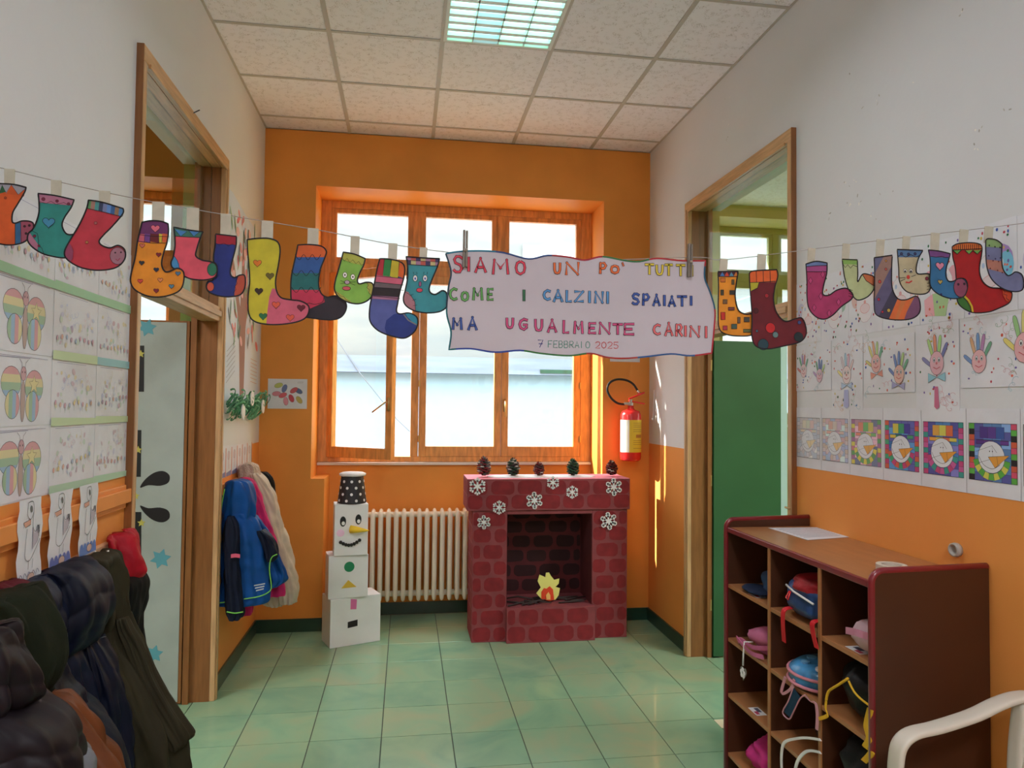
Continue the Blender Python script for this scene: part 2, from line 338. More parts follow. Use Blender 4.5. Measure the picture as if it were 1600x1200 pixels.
# left leaf, swung into the side room, covered with white paper
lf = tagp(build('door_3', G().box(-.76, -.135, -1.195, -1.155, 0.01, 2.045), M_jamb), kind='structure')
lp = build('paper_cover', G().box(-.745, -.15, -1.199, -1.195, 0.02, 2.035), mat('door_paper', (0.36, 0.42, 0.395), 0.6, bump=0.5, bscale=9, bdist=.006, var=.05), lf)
rf = tagp(build('door_4', G().box(W+.135, W+.60, -.86, -.82, 0.01, 2.045), M_gleaf, bev=.002), kind='structure')
build('door_edge', G().box(W+.60, W+.645, -.86, -.82, 0.01, 2.045), mat('pale_cyan_paint', (0.42, 0.60, 0.58), 0.5), rf)
hg = G()
for z in (.3, 1.1, 1.85): hg.lathe([(0, 0), (.008, 0), (.008, .07), (0, .07)], (W+.125, -.84, z), 10)
build('hinge', hg, M_brass, rf, kind='stuff')

# ---- windows
def make_window(name, X0, Yf, ajar, dz=0.0, M_win=M_win):
    """X0: left of the frame; the frame front at Yf; same joinery in all three rooms"""
    r = thing(name, None, None, (X0+1.05, Yf, 1.17)); r['kind'] = 'structure'
    def fx(a): return X0 + (a-.36)
    def bx(a0, a1, z0, z1, y0=0.0, y1=.06): return G().box(fx(a0), fx(a1), Yf+y0, Yf+y1, z0, z1)
    build('window_frame', bx(.36, .435, 1.165, 3.18), M_win, r, bev=.003); build('window_frame', bx(2.415, 2.5, 1.165, 3.18), M_win, r, bev=.003)
    build('window_frame', bx(.435, 2.415, 3.125, 3.18), M_win, r, bev=.003); build('window_frame', bx(.435, 2.415, 1.165, 1.205), M_win, r, bev=.003)
    build('mullion', bx(1.06, 1.12, 1.205, 3.125, .004, .062), M_win, r, bev=.003)
    build('mullion', bx(1.725, 1.785, 2.66, 3.125, .004, .062), M_win, r, bev=.003)
    for a, b in ((.435, 1.06), (1.12, 2.415)): build('transom', bx(a, b, 2.62, 2.70, .004, .062), M_win, r, bev=.003)
    # fixed top lights
    for a, b in ((.435, 1.06), (1.12, 1.725), (1.785, 2.415)):
        s = build('top_light', G().box(fx(a), fx(a)+.04, Yf+.012, Yf+.052, 2.70, 3.125).box(fx(b)-.04, fx(b), Yf+.012, Yf+.052, 2.70, 3.125)
              .box(fx(a)+.04, fx(b)-.04, Yf+.012, Yf+.052, 2.70, 2.745).box(fx(a)+.04, fx(b)-.04, Yf+.012, Yf+.052, 3.09, 3.125), M_win, r, bev=.002)
        build('pane', G().box(fx(a)+.035, fx(b)-.035, Yf+.03, Yf+.034, 2.74, 3.095), M_glass, s)
    def sash(a, b, ang=0.0, handle=None):
        z0, z1 = 1.205, 2.62; piv = Vector((fx(a), Yf+.03, 0)); ca, sa = math.cos(ang), math.sin(ang)
        def tr(g):
            if ang:
                for i, p in enumerate(g.v):
                    d = p-piv; g.v[i] = Vector((piv.x + d.x*ca + d.y*sa, piv.y - d.x*sa + d.y*ca, p.z))
            return g
        x0, x1 = fx(a), fx(b); yy0, yy1 = Yf-.004, Yf+.046
        g = G().box(x0, x0+.055, yy0, yy1, z0, z1).box(x1-.055, x1, yy0, yy1, z0, z1).box(x0+.055, x1-.055, yy0, yy1, z0, z0+.08).box(x0+.055, x1-.055, yy0, yy1, z1-.065, z1)
        s = build('sash', tr(g), M_win, r, bev=.003)
        build('pane', tr(G().box(x0+.05, x1-.05, Yf+.022, Yf+.026, z0+.075, z1-.06)), M_glass, s)
        if handle is not None:
            hx = x1-.028 if handle > 0 else x0+.028
            gh = G().box(hx-.011, hx+.011, yy0-.008, yy0, 1.56, 1.66)
            if ang: gh.tube([(hx, yy0, 1.625), (hx, yy0-.035, 1.625), (hx-.03, yy0-.045, 1.60), (hx-.11, yy0-.045, 1.55)], .006, 8)
            else: gh.tube([(hx, yy0, 1.64), (hx, yy0-.035, 1.64), (hx, yy0-.04, 1.60), (hx, yy0-.04, 1.52)], .007, 8)
            build('window_handle', tr(gh), M_brass, s, smooth=True)
        gk = G()
        for z in (1.32, 1.75, 2.5): gk.lathe([(0, 0), (.007, 0), (.007, .05), (0, .05)], (x0+.002 if handle is None or handle > 0 else x1-.002, yy0-.004, z), 8)
        build('hinge', gk, M_brass, s, kind='stuff')
    sash(.440, 1.057, ajar, 1); sash(1.123, 1.768, 0, None); sash(1.772, 2.412, 0, -1)
    build('window_sill', G().box(fx(.362), fx(2.498), Yf-.035, Yf+.10, 1.142, 1.163), mat('pale_stone_sill', (0.74, 0.70, 0.66), 0.35), r, bev=.003)
    r.location.z += dz
    return r
make_window('window_1', .36, .36, math.radians(36))
make_window('window_2', -2.75, .36, 0)
make_window('window_3', 3.37, 1.56, 0, 0.28, mat('olive_painted_wood', (.50, .47, .20), .5))

# ---- the yard and the house outside
ext = thing('neighbour_building', 'pale plastered house wall across the yard, seen through the window', 'building', (2, 8.2, -.1))
M_ext = mat('pale_render', (0.19, 0.185, 0.168), 0.9, bump=.4, bscale=6, var=.10, vscale=1.2, col2=(0.155, 0.165, 0.165), stretch=(.5, 1, 2.5))
build('wall', G().box(-12, 18, 8.2, 8.6, 2.5, 6.6), M_ext, ext)
build('lower_wall', G().box(-12, 18, 8.15, 8.6, -.1, 2.2), mat('bluish_white_render', (0.255, 0.345, 0.40), 0.9, var=.02), ext)
build('roof_edge', G().box(-12, 18, 7.85, 8.2, 2.2, 2.5), mat('grey_fascia', (0.15, 0.18, 0.23), 0.7, var=.12, vscale=2, stretch=(.4, 1, 6)), ext)
build('ledge', G().box(-12, 18, 8.1, 8.2, 4.12, 4.22), mat('light_ledge', (0.3,.31,.32), 0.8), ext)
build('shutter', G().box(3.2, 5.2, 8.16, 8.2, 4.35, 4.72), mat('white_shutter', (0.36,.38,.39), 0.8), ext)
build('drain_cover', G().box(3.5, 4.3, 7.83, 7.85, 2.23, 2.3), M_base, ext)
gr = tagp(build('ground_outside', G().box(-14, 20, .62, 12, -.3, -.1), mat('pale_paving', (0.26, .26, .25), 0.9, var=.08)), kind='structure')
build('cable', G().tube([P(x, y, 1, 7.84) for x, y in ((500, 490), (560, 580), (620, 655), (700, 730))], .011, 6), mat('grey_cable', (.12, .13, .15), .6), ext)

# ---- ceiling lamp(s)
def ceiling_light(y1, label, em):
    x0, x1, y0 = cx0+T+.004, cx0+2*T-.004, y1-T
    r = thing('ceiling_light', label, 'light', ((x0+x1)/2, (y0+y1)/2, H), 'recessed louvred ceiling lights')
    f = G().box(x0, x0+.018, y0+.004, y1-.004, H-.004, H+.028).box(x1-.018, x1, y0+.004, y1-.004, H-.004, H+.028).box(x0+.018, x1-.018, y0+.004, y0+.022, H-.004, H+.028).box(x0+.018, x1-.018, y1-.022, y1-.004, H-.004, H+.028)
    build('frame', f, mat('lamp_frame_white', (.7, .75, .73), .4), r)
    xa, xb, yaa, yb = x0+.018, x1-.018, y0+.022, y1-.022; nx, ny = 4, 8
    M_lv = mat('louvre_blade', (.72, .86, .84), .25, spec=.8)
    for i in range(nx):
        a, b = xa+(xb-xa)*i/nx, xa+(xb-xa)*(i+1)/nx
        strength = em*(0.62 if i == 1 else 1.0)
        mt = mat('lit_tube_%d_%d' % (i == 1, em*10), (.5, .8, .8), .5, emis=((.52, 1.0, .74) if i != 1 else (.50, .80, .88), strength))
        build('tube', G().box(a+.006, b-.006, yaa, yb, H+.026, H+.0285), mt, r)
        build('lamp_blade', G().box(b-.003, b+.003, yaa, yb, H-.002, H+.024), M_lv, r)
    for j in range(ny):
        y = yaa+(yb-yaa)*(j+.5)/ny
        g = G().add([(xa, y-.0, H+.024), (xb, y-.0, H+.024), (xb, y+.012, H-.002), (xa, y+.012, H-.002), (xa, y-.004, H+.024), (xb, y-.004, H+.024), (xb, y-.016, H-.002), (xa, y-.016, H-.002)],
                    [(0, 1, 2, 3), (7, 6, 5, 4), (3, 2, 6, 7), (4, 5, 1, 0)])
        build('lamp_blade', g, M_lv, r)
ceiling_light(-(ya+2*T), 'square recessed ceiling light with greenish white louvres', 1.5)

# ------------------------------------------------------------------ flat pictures
class D:
    """flat print on a plane; plane = 's' string (x,z), 'l' left wall (y,z), 'r' right wall (-y,z), 'b' back wall"""
    def __init__(s, plane, val): s.p = plane; s.val = val; s.g = G(); s.n = 0
    def pt(s, q, off=0.0):
        h, v = q[0], q[1]
        if s.p in 'sb': return Vector((h, s.val-off, v))
        if s.p == 'l': return Vector((s.val+off, h, v))
        return Vector((s.val-off, -h, v))
    def px(s, x, y):
        if s.p in 'sb': q = P(x, y, 1, s.val); return Vector((q.x, q.z))
        q = P(x, y, 0, s.val); return Vector((q.y if s.p == 'l' else -q.y, q.z))
    def poly(s, pts, col, flat=False):
        if len(pts) < 3: return s
        s.n += 1; o = 0.0006 + s.n*5e-5
        A = sum(pts[i][0]*pts[(i+1) % len(pts)][1]-pts[(i+1) % len(pts)][0]*pts[i][1] for i in range(len(pts)))
        if (A < 0): pts = pts[::-1]
        s.g.add([s.pt(q, o) for q in pts], [tuple(range(len(pts)))], col); return s
    def line(s, pts, w, col, closed=False):
        pts = [Vector(q) for q in pts]; n = len(pts); w /= 2; s.n += 1; o = 0.0006 + s.n*5e-5; L_ = []; R_ = []
        for i in range(n):
            a = pts[(i-1) % n] if closed else pts[max(i-1, 0)]; b = pts[(i+1) % n] if closed else pts[min(i+1, n-1)]
            d = b-a
            if d.length < 1e-9: d = Vector((1, 0))
            d.normalize(); nn = Vector((-d.y, d.x))*w; L_.append(pts[i]+nn); R_.append(pts[i]-nn)
        vs = [s.pt(q, o) for q in L_+R_]
        s.g.add(vs, [(n+i, n+(i+1) % n, (i+1) % n, i) for i in range(n if closed else n-1)], col); return s
    def ell(s, cx, cy, rx, ry, col, rot=0.0, out=None, n=14, w=.0015):
        c, q = math.cos(rot), math.sin(rot)
        pts = [Vector((cx+rx*math.cos(t)*c-ry*math.sin(t)*q, cy+rx*math.cos(t)*q+ry*math.sin(t)*c)) for t in [2*PI*k/n for k in range(n)]]
        if col: s.poly(pts, col)
        if out: s.line(pts, w, out, True)
        return s
    def heart(s, cx, cy, r, col, out=None, w=.0016):
        pts = []
        for k in range(18):
            t = 2*PI*k/18; pts.append(Vector((cx+r*math.sin(t)**3, cy+r*(0.81*math.cos(t)-0.31*math.cos(2*t)-0.12*math.cos(3*t)-.06*math.cos(4*t)))))
        if col: s.poly(pts, col)
        if out: s.line(pts, w, out, True)
        return s
    def star(s, cx, cy, r, col, out=None, n=5, inner=.45, rot=0, w=.0012):
        pts = [Vector((cx+(r if k % 2 == 0 else r*inner)*math.sin(PI*k/n+rot), cy+(r if k % 2 == 0 else r*inner)*math.cos(PI*k/n+rot))) for k in range(2*n)]
        s.poly(pts, col)
        if out: s.line(pts, w, out, True)
        return s
def outline(pts, n=6):
    """closed outline; a point with a third value is a corner"""
    cor = [i for i, p in enumerate(pts) if len(p) > 2]; V = [Vector(p[:2]) for p in pts]
    if not cor: return catm(V, n, True)
    out = []
    for a, b in zip(cor, cor[1:]+[cor[0]+len(pts)]):
        seg = [V[i % len(V)] for i in range(a, b+1)]
        out += catm(seg, n)[:-1] if len(seg) > 2 else seg[:-1]
    return out
def clip(poly, region):
    A = sum(region[i][0]*region[(i+1) % len(region)][1]-region[(i+1) % len(region)][0]*region[i][1] for i in range(len(region)))
    if A < 0: region = region[::-1]
    out = list(poly)
    for i in range(len(region)):
        a, b = region[i], region[(i+1) % len(region)]; inp = out; out = []
        f = lambda p: (b[0]-a[0])*(p[1]-a[1])-(b[1]-a[1])*(p[0]-a[0])
        for k in range(len(inp)):
            p, q = inp[k-1], inp[k]; fp, fq = f(p), f(q)
            if fp >= 0 and fq >= 0: out.append(q)
            elif fp >= 0 > fq: out.append(p+(q-p)*(fp/(fp-fq)))
            elif fp < 0 <= fq: out.append(p+(q-p)*(fp/(fp-fq))); out.append(q)
        if not out: return []
    return out
CR = {'a': (0, 240, 4, 4), 'b': (340, 320, 4.2105, 4.2105), 'c': (1080, 320, 3.0769, 3.0769), 'd': (1420, 330, 6.3167, 6.3158), 'e': (680, 340, 3.6364, 3.6364)}
def crop(c, p): k = CR[c]; return (k[0]+p[0]/k[2], k[1]+p[1]/k[3])
INK = C(20, 16, 22)

# ------------------------------------------------------------------ garland
YS = -3.36
strp = [(-14, 259), (0, 262), (100, 286), (210, 310), (360, 337), (500, 360), (620, 383), (740, 398), (900, 407), (1085, 402), (1130, 406), (1240, 393), (1380, 375), (1500, 361), (1590, 350), (1608, 347)]
spts = [P(x, y, 1, YS) for x, y in strp]; spts[0].x = 0.002; spts[-1].x = W-.002
tagp(build('string', G().tube(catm(spts, 4), .0011, 6), mat('thin_twine', (.35, .32, .30), .6), smooth=True), 'thin string stretched from wall to wall carrying the paper socks', 'string')
def string_y(x):
    for (a, b), (c, d) in zip(strp, strp[1:]):
        if a <= x <= c: return b+(d-b)*(x-a)/(c-a)
    return 350
def sock(label, c, pts, base, dy, tab, feats):
    Yk = YS-dy; d = D('s', Yk); out = [d.px(*crop(c, p)) for p in outline(pts, 6)]
    d3 = [Vector((q.x, Yk, q.y)) for q in out]
    g = G().prism(d3, (0, .0008, 0)); top = min(p[1] for p in pts)
    o = build('paper_sock', g, mat('sock_paper_%d_%d_%d' % tuple(base), K(*base), .7, bump=.15, bscale=30, var=.10, vscale=30)); tagp(o, label, 'sock', 'paper socks hung on the string')
    sc_ = (d.px(*crop(c, (100, 100)))-d.px(*crop(c, (0, 100)))).length/100
    def q(x, y): return d.px(*crop(c, (x, y)))
    def patch(region, col, line=True):
        r = clip(out, [q(*p) for p in region]); d.poly(r, K(*col))
        if line and r: pass
    env = dict(d=d, q=q, s=sc_, patch=patch, out=out, K=K)
    feats(env)
    d.line(out, .0036, INK, True)
    build('drawing', d.g, M_print, o)
    # paper tab folded over the string
    (tx0, tx1, ty1) = tab[:3]; ty0 = string_y((tx0+tx1)/2)-tab[3] if len(tab) > 3 else string_y((tx0+tx1)/2)-2
    a, b = P(tx0, ty0, 1, YS), P(tx1, ty0+1, 1, YS); e, f_ = P(tx1-1, ty1+5, 1, Yk), P(tx0-1, ty1+4, 1, Yk)
    g = G(); fr, bk = Vector((0, -.0016, 0)), Vector((0, .0022, 0))
    g.add([a+fr, b+fr, e+bk*.6, f_+bk*.6, a+bk, b+bk, e+bk*1.5, f_+bk*1.5], [(3, 2, 1, 0), (4, 5, 6, 7), (0, 1, 5, 4), (1, 2, 6, 5), (2, 3, 7, 6), (3, 0, 4, 7)])
    build('tape_tab', g, M_tape, o)
    return o
def zig(e, pts, w=3.0, col=INK): e['d'].line([e['q'](*p) for p in pts], w*e['s'], col)
def hearts(e, lst, r=14):
    for x, y, col in lst: e['d'].heart(*e['q'](x, y), r*e['s'], K(*col), INK, 2.4*e['s'])
def dots(e, lst):
    for x, y, r, col in lst: e['d'].ell(*e['q'](x, y), r*e['s'], r*e['s'], K(*col), out=INK, w=2*e['s'])
def face(e, x, y, r, mouth=(170, 40, 60)):
    q, s, d = e['q'], e['s'], e['d']
    for k in (-1, 1):
        d.ell(*q(x+k*r*.42, y-r*.2), r*.2*s, r*.24*s, K(205, 205, 205), out=INK, w=2*s); d.ell(*q(x+k*r*.42, y-r*.16), r*.09*s, r*.11*s, INK)
    d.ell(*q(x, y+r*.22), r*.1*s, r*.18*s, K(150, 60, 80), out=INK, w=1.6*s)
    d.poly([q(x-r*.38, y+r*.5), q(x+r*.38, y+r*.48), q(x+r*.15, y+r*.78), q(x-r*.15, y+r*.78)], K(*mouth))

def f1(e):
    e['patch']([(-70, 150), (180, 150), (180, 222), (115, 262), (40, 250), (-70, 240)], (150, 150, 160))
    for t in ([(-70, 245), (-30, 245), (0, 245), (15, 198), (40, 245), (30, 262)], [(38, 252), (72, 196), (118, 262)], [(112, 262), (166, 214), (150, 270)]): e['d'].poly([e['q'](*p) for p in (t[2:] if len(t) > 3 else t)], K(195, 82, 30))
    e['patch']([(0, 235), (15, 198), (38, 240), (0, 250)], (40, 90, 55))
    e['patch']([(96, 400), (135, 400), (135, 600), (96, 600)], (40, 90, 130)); e['patch']([(130, 400), (240, 400), (240, 600), (130, 600)], (150, 75, 95))
    zig(e, [(0, 240), (15, 198), (40, 245), (72, 196), (115, 258), (160, 220)]); zig(e, [(96, 435), (96, 570)]); zig(e, [(130, 425), (135, 560)])
    dots(e, [(155, 455, 8, (60, 20, 30)), (185, 450, 8, (60, 20, 30)), (165, 500, 8, (60, 20, 30)), (36, 278, 8, (150, 60, 30))])
sock('orange paper sock with white zigzag cuff, leftmost on the string', 'a', [(-70, 178, 1), (0, 188), (90, 194), (165, 212, 1), (155, 245), (110, 320), (82, 370), (78, 425), (100, 435), (140, 422), (190, 425), (212, 445), (203, 500), (165, 545), (120, 565), (60, 572), (0, 565), (-70, 545, 1)], (195, 82, 30), .004, (7, 23, 287), f1)
def f2(e):
    e['patch']([(200, 230), (500, 240), (500, 330), (200, 302)], (165, 105, 130)); zig(e, [(243, 300), (290, 312), (320, 298), (350, 318), (400, 306), (425, 322), (455, 322)])
    e['patch']([(150, 460), (225, 490), (245, 540), (240, 570), (290, 640), (150, 640)], (165, 105, 130)); zig(e, [(200, 482), (235, 500), (242, 545), (240, 575), (262, 590), (275, 628)])
    dots(e, [(272, 285, 12, (110, 30, 60)), (358, 297, 10, (110, 30, 60)), (430, 315, 10, (110, 30, 60)), (217, 516, 10, (110, 30, 60)), (245, 578, 8, (110, 30, 60))])
    q = e['q']; e['d'].heart(*q(306, 430), 40*e['s'], K(60, 130, 165), INK, 3.5*e['s'])
sock('teal paper sock with a blue heart and pink spotted cuff', 'a', [(240, 250, 1), (340, 262), (465, 290, 1), (445, 340), (405, 400), (390, 450), (415, 500), (460, 505), (505, 480), (535, 520), (520, 600), (450, 640), (390, 652), (280, 630), (210, 590), (175, 545), (180, 500), (205, 475), (228, 430), (245, 370), (246, 310)], (40, 125, 118), .009, (80, 96, 303), f2)
def f3(e):
    cols = [(90, 140, 90), (150, 110, 100), (70, 140, 140), (50, 60, 90), (110, 120, 160), (90, 130, 190), (50, 90, 140), (140, 110, 80), (70, 120, 170)]
    for k, c in enumerate(cols):
        x0 = 545+k*25; x1 = x0+27; f = lambda x: 292+(x-555)*.24
        e['patch']([(x0+5, f(x0)-25), (x1+5, f(x1)-25), (x1-4, f(x1)+50), (x0-4, f(x0)+50)], c); zig(e, [(x1+3, f(x1)), (x1-4, f(x1)+50)], 2.5)
    zig(e, [(545, 343), (650, 366), (765, 396)], 4)
    e['d'].ell(*e['q'](737, 640), 50*e['s'], 60*e['s'], K(150, 105, 120), out=INK, w=3*e['s'])
    dots(e, [(722, 620, 5, (60, 30, 40)), (758, 618, 5, (60, 30, 40))]); zig(e, [(725, 660), (738, 670), (752, 655)], 5, K(150, 30, 60))
    e['patch']([(390, 560), (440, 565), (462, 610), (455, 660), (430, 690), (390, 660)], (135, 60, 90)); dots(e, [(545, 555, 10, (165, 105, 60)), (600, 435, 10, (165, 90, 90))])
sock('red paper sock with striped cuff and a smiling toe', 'a', [(555, 292, 1), (640, 305), (772, 345, 1), (768, 380), (700, 460), (650, 510), (622, 548), (640, 575), (690, 590), (740, 575), (780, 600), (785, 650), (755, 695), (700, 722), (600, 730), (500, 710), (425, 665), (405, 620), (430, 560), (490, 460), (530, 380), (548, 330)], (172, 48, 62), .014, (155, 172, 317), f3)
def f4(e):
    e['patch']([(850, 400), (1080, 400), (1080, 535), (960, 520), (850, 505)], (100, 45, 95))
    for x0, x1, c in ((850, 905, (190, 90, 110)), (905, 940, (105, 60, 130)), (940, 995, (95, 25, 30)), (995, 1015, (190, 170, 50)), (1015, 1060, (200, 90, 50))):
        e['patch']([(x0, 500), (x1, 505), (x1, 560), (x0, 550)], c); zig(e, [(x1, 512), (x1-3, 556)], 3)
    zig(e, [(875, 508), (960, 518), (1052, 520)], 4); zig(e, [(865, 548), (950, 560), (1040, 560)], 4)
    e['d'].heart(*e['q'](972, 468), 30*e['s'], K(205, 100, 120), INK, 3*e['s'])
    hearts(e, [(890, 575, (195, 100, 80)), (993, 632, (120, 25, 35)), (887, 683, (35, 35, 40)), (978, 726, (40, 45, 70)), (878, 797, (200, 70, 60)), (1003, 790, (210, 130, 80)), (1073, 830, (80, 120, 140)), (1114, 750, (70, 110, 140)), (978, 857, (120, 30, 40))], 18)
sock('orange paper sock dotted with small hearts under a purple cuff', 'a', [(890, 430, 1), (950, 420), (1010, 425), (1052, 440, 1), (1055, 490), (1045, 560), (1025, 620), (1012, 690), (1030, 735), (1060, 738), (1110, 718), (1148, 740), (1150, 800), (1130, 850), (1080, 880), (1000, 897), (920, 890), (850, 855), (820, 810), (822, 750), (845, 660), (860, 560), (875, 490)], (205, 128, 32), .014, (238, 257, 342), f4)
def f5(e):
    e['patch']([(1060, 440), (1300, 470), (1300, 530), (1080, 516)], (55, 105, 90))
    for x in (1130, 1212): e['d'].poly([e['q'](x-38, 474), e['q'](x+38, 488), e['q'](x, 520)], K(60, 120, 180)); zig(e, [(x-38, 474), (x, 518), (x+38, 488)], 3)
    zig(e, [(1090, 516), (1180, 522), (1255, 524)], 4)
    e['patch']([(1060, 640), (1095, 645), (1120, 690), (1120, 740), (1060, 740)], (60, 130, 180)); zig(e, [(1090, 642), (1110, 670), (1122, 715), (1112, 735)], 3)
    e['d'].ell(*e['q'](1326, 724), 32*e['s'], 46*e['s'], K(40, 105, 80), out=INK, w=3*e['s'])
sock('pink paper sock with a green toe and blue zigzag cuff', 'a', [(1087, 460, 1), (1180, 478), (1270, 490, 1), (1255, 520), (1230, 600), (1225, 640), (1260, 665), (1310, 675), (1350, 690), (1358, 740), (1340, 775), (1280, 790), (1200, 785), (1150, 765), (1110, 730), (1078, 712), (1070, 680), (1085, 640), (1095, 560)], (198, 75, 92), .010, (292, 311, 360), f5)
def f6(e):
    e['patch']([(1330, 480), (1500, 490), (1500, 572), (1330, 562)], (150, 25, 45)); zig(e, [(1342, 555), (1370, 572), (1400, 560), (1430, 578), (1450, 566), (1475, 574)])
    e['d'].ell(*e['q'](1316, 832), 24*e['s'], 32*e['s'], K(190, 80, 60), out=INK, w=3*e['s']); e['patch']([(1480, 740), (1545, 740), (1545, 900), (1455, 900), (1470, 840)], (165, 70, 50)); zig(e, [(1488, 772), (1475, 790), (1484, 812), (1468, 830), (1476, 850), (1458, 868), (1465, 888)])
sock('navy blue paper sock with a red cuff and rusty toe', 'a', [(1348, 503, 1), (1478, 518, 1), (1475, 580), (1450, 680), (1440, 750), (1465, 775), (1500, 760), (1530, 765), (1532, 830), (1505, 880), (1440, 895), (1370, 890), (1310, 868), (1290, 835), (1300, 800), (1330, 790), (1340, 740), (1335, 650), (1345, 570)], (28, 42, 112), .004, (345, 361, 369), f6)
def f7(e):
    e['patch']([(360, 550), (425, 560), (640, 640), (640, 800), (315, 800), (328, 700), (335, 620)], (190, 88, 110))
    hearts(e, [(262, 383, (200, 110, 30)), (345, 468, (95, 85, 30)), (272, 568, (50, 35, 20)), (300, 733, (30, 100, 60)), (550, 678, (95, 20, 40)), (385, 658, (205, 85, 60)), (478, 742, (200, 80, 60))], 28)
sock('large yellow-green paper sock with hearts and a pink foot', 'b', [(195, 230, 1), (260, 222), (340, 222), (395, 245), (412, 300), (400, 400), (382, 500), (390, 570), (420, 612), (480, 625), (550, 635), (600, 670), (590, 730), (540, 765), (440, 785), (330, 787), (240, 765), (205, 710), (202, 600), (212, 500), (205, 380), (198, 300)], (178, 168, 40), .012, (409, 427, 374), f7)
def wavy(x0, x1, y, a, n): return [(x0+(x1-x0)*k/n, y+(a if k % 2 else -a)) for k in range(n+1)]
def f8(e):
    for y0, y1, col in ((240, 345, (190, 85, 35)), (345, 450, (40, 80, 140)), (450, 560, (25, 95, 95))):
        e['patch']([(440, y0), (760, y0), (760, y1), (440, y1)], col)
    e['patch']([(440, 560), (690, 560), (705, 640), (545, 712), (440, 700)], (180, 45, 75))
    for y in (345, 450, 560): zig(e, catm([Vector(p) for p in wavy(486 if y > 400 else 510, 680, y, 18, 6)], 4), 4)
    zig(e, catm([Vector(p) for p in ((545, 712), (590, 650), (640, 655), (690, 640), (700, 600))], 4), 4)
sock('blue, teal and red banded paper sock with a black foot', 'b', [(528, 265, 1), (600, 262), (680, 272), (715, 305), (705, 350), (675, 430), (665, 520), (680, 580), (720, 608), (780, 600), (840, 640), (845, 690), (810, 740), (740, 757), (620, 745), (540, 725), (490, 650), (482, 560), (485, 480), (500, 400), (518, 320)], (38, 32, 42), .004, (481, 498, 384), f8)
def f9(e):
    e['patch']([(790, 290), (1000, 330), (985, 405), (890, 385), (800, 352)], (160, 165, 70)); zig(e, [(815, 348), (835, 370), (852, 352), (870, 380), (890, 362), (910, 388), (928, 372), (945, 398), (962, 390)])
    e['patch']([(985, 500), (1050, 500), (1050, 610), (1010, 600), (985, 560)], (165, 160, 70)); zig(e, [(982, 512), (992, 530), (982, 545), (1000, 560), (995, 580), (1015, 600)])
    e['patch']([(760, 560), (800, 580), (880, 640), (860, 660), (780, 620)], (165, 160, 70)); zig(e, [(776, 570), (795, 585), (805, 600), (830, 605), (845, 625), (870, 635)])
    q, d, s = e['q'], e['d'], e['s']
    for x, y in ((838, 462), (890, 475)): d.ell(*q(x, y), 15*s, 20*s, K(225, 225, 220), out=INK, w=3*s); d.ell(*q(x, y), 5*s, 7*s, INK)
    d.ell(*q(852, 510), 18*s, 14*s, K(170, 150, 160), out=INK, w=3*s); d.ell(*q(848, 550), 28*s, 14*s, K(190, 80, 90), out=INK, w=3*s)
    for a, b in (((808, 498), (840, 510)), ((808, 520), (840, 514)), ((870, 515), (905, 530)), ((870, 508), (908, 508))): zig(e, [a, b], 2.5)
sock('green paper sock with a smiling whiskered face', 'b', [(827, 312, 1), (900, 325), (972, 355, 1), (960, 400), (935, 450), (920, 500), (935, 520), (980, 510), (1020, 520), (1025, 570), (1000, 620), (940, 650), (870, 645), (800, 610), (770, 560), (775, 500), (795, 430), (815, 360)], (118, 165, 68), .009, (548, 562, 396), f9)
def f10(e):
    for x0, x1, c in ((1040, 1090, (165, 40, 50)), (1090, 1137, (40, 120, 60)), (1137, 1190, (180, 165, 40)), (1190, 1245, (200, 90, 35))):
        e['patch']([(x0+12, 340), (x1+12, 340), (x1-3, 492), (x0-3, 470)], c); zig(e, [(x1+6, 360), (x1-2, 488)], 4)
    e['patch']([(1030, 460), (1250, 490), (1250, 530), (1030, 505)], (190, 90, 115)); e['patch']([(1030, 505), (1250, 530), (1250, 558), (1020, 540)], (95, 85, 90))
    e['patch']([(1010, 540), (1250, 555), (1250, 612), (1010, 595)], (35, 25, 32)); e['patch']([(1010, 597), (1250, 612), (1250, 632), (1010, 618)], (150, 100, 130))
    e['patch']([(1110, 760), (1160, 720), (1330, 690), (1340, 900), (1120, 880), (1100, 810)], (30, 50, 120)); e['patch']([(1215, 690), (1330, 700), (1330, 800), (1290, 780), (1250, 740)], (40, 130, 155)); zig(e, [(1222, 718), (1255, 760), (1310, 790)], 9, K(110, 110, 110))
    for y in (468, 510, 545, 600): zig(e, [(1040 if y < 560 else 1022, y), (1225 if y < 560 else 1200, y+18)], 4)
sock('paper sock with rainbow striped cuff, black band and blue foot', 'b', [(1068, 355, 1), (1130, 358), (1200, 375), (1230, 410), (1225, 480), (1200, 570), (1185, 650), (1178, 700), (1200, 718), (1260, 712), (1310, 740), (1315, 790), (1290, 840), (1230, 877), (1150, 865), (1060, 830), (1005, 770), (1000, 690), (1015, 600), (1035, 500), (1050, 420)], (75, 85, 145), .012, (607, 621, 405), f10)
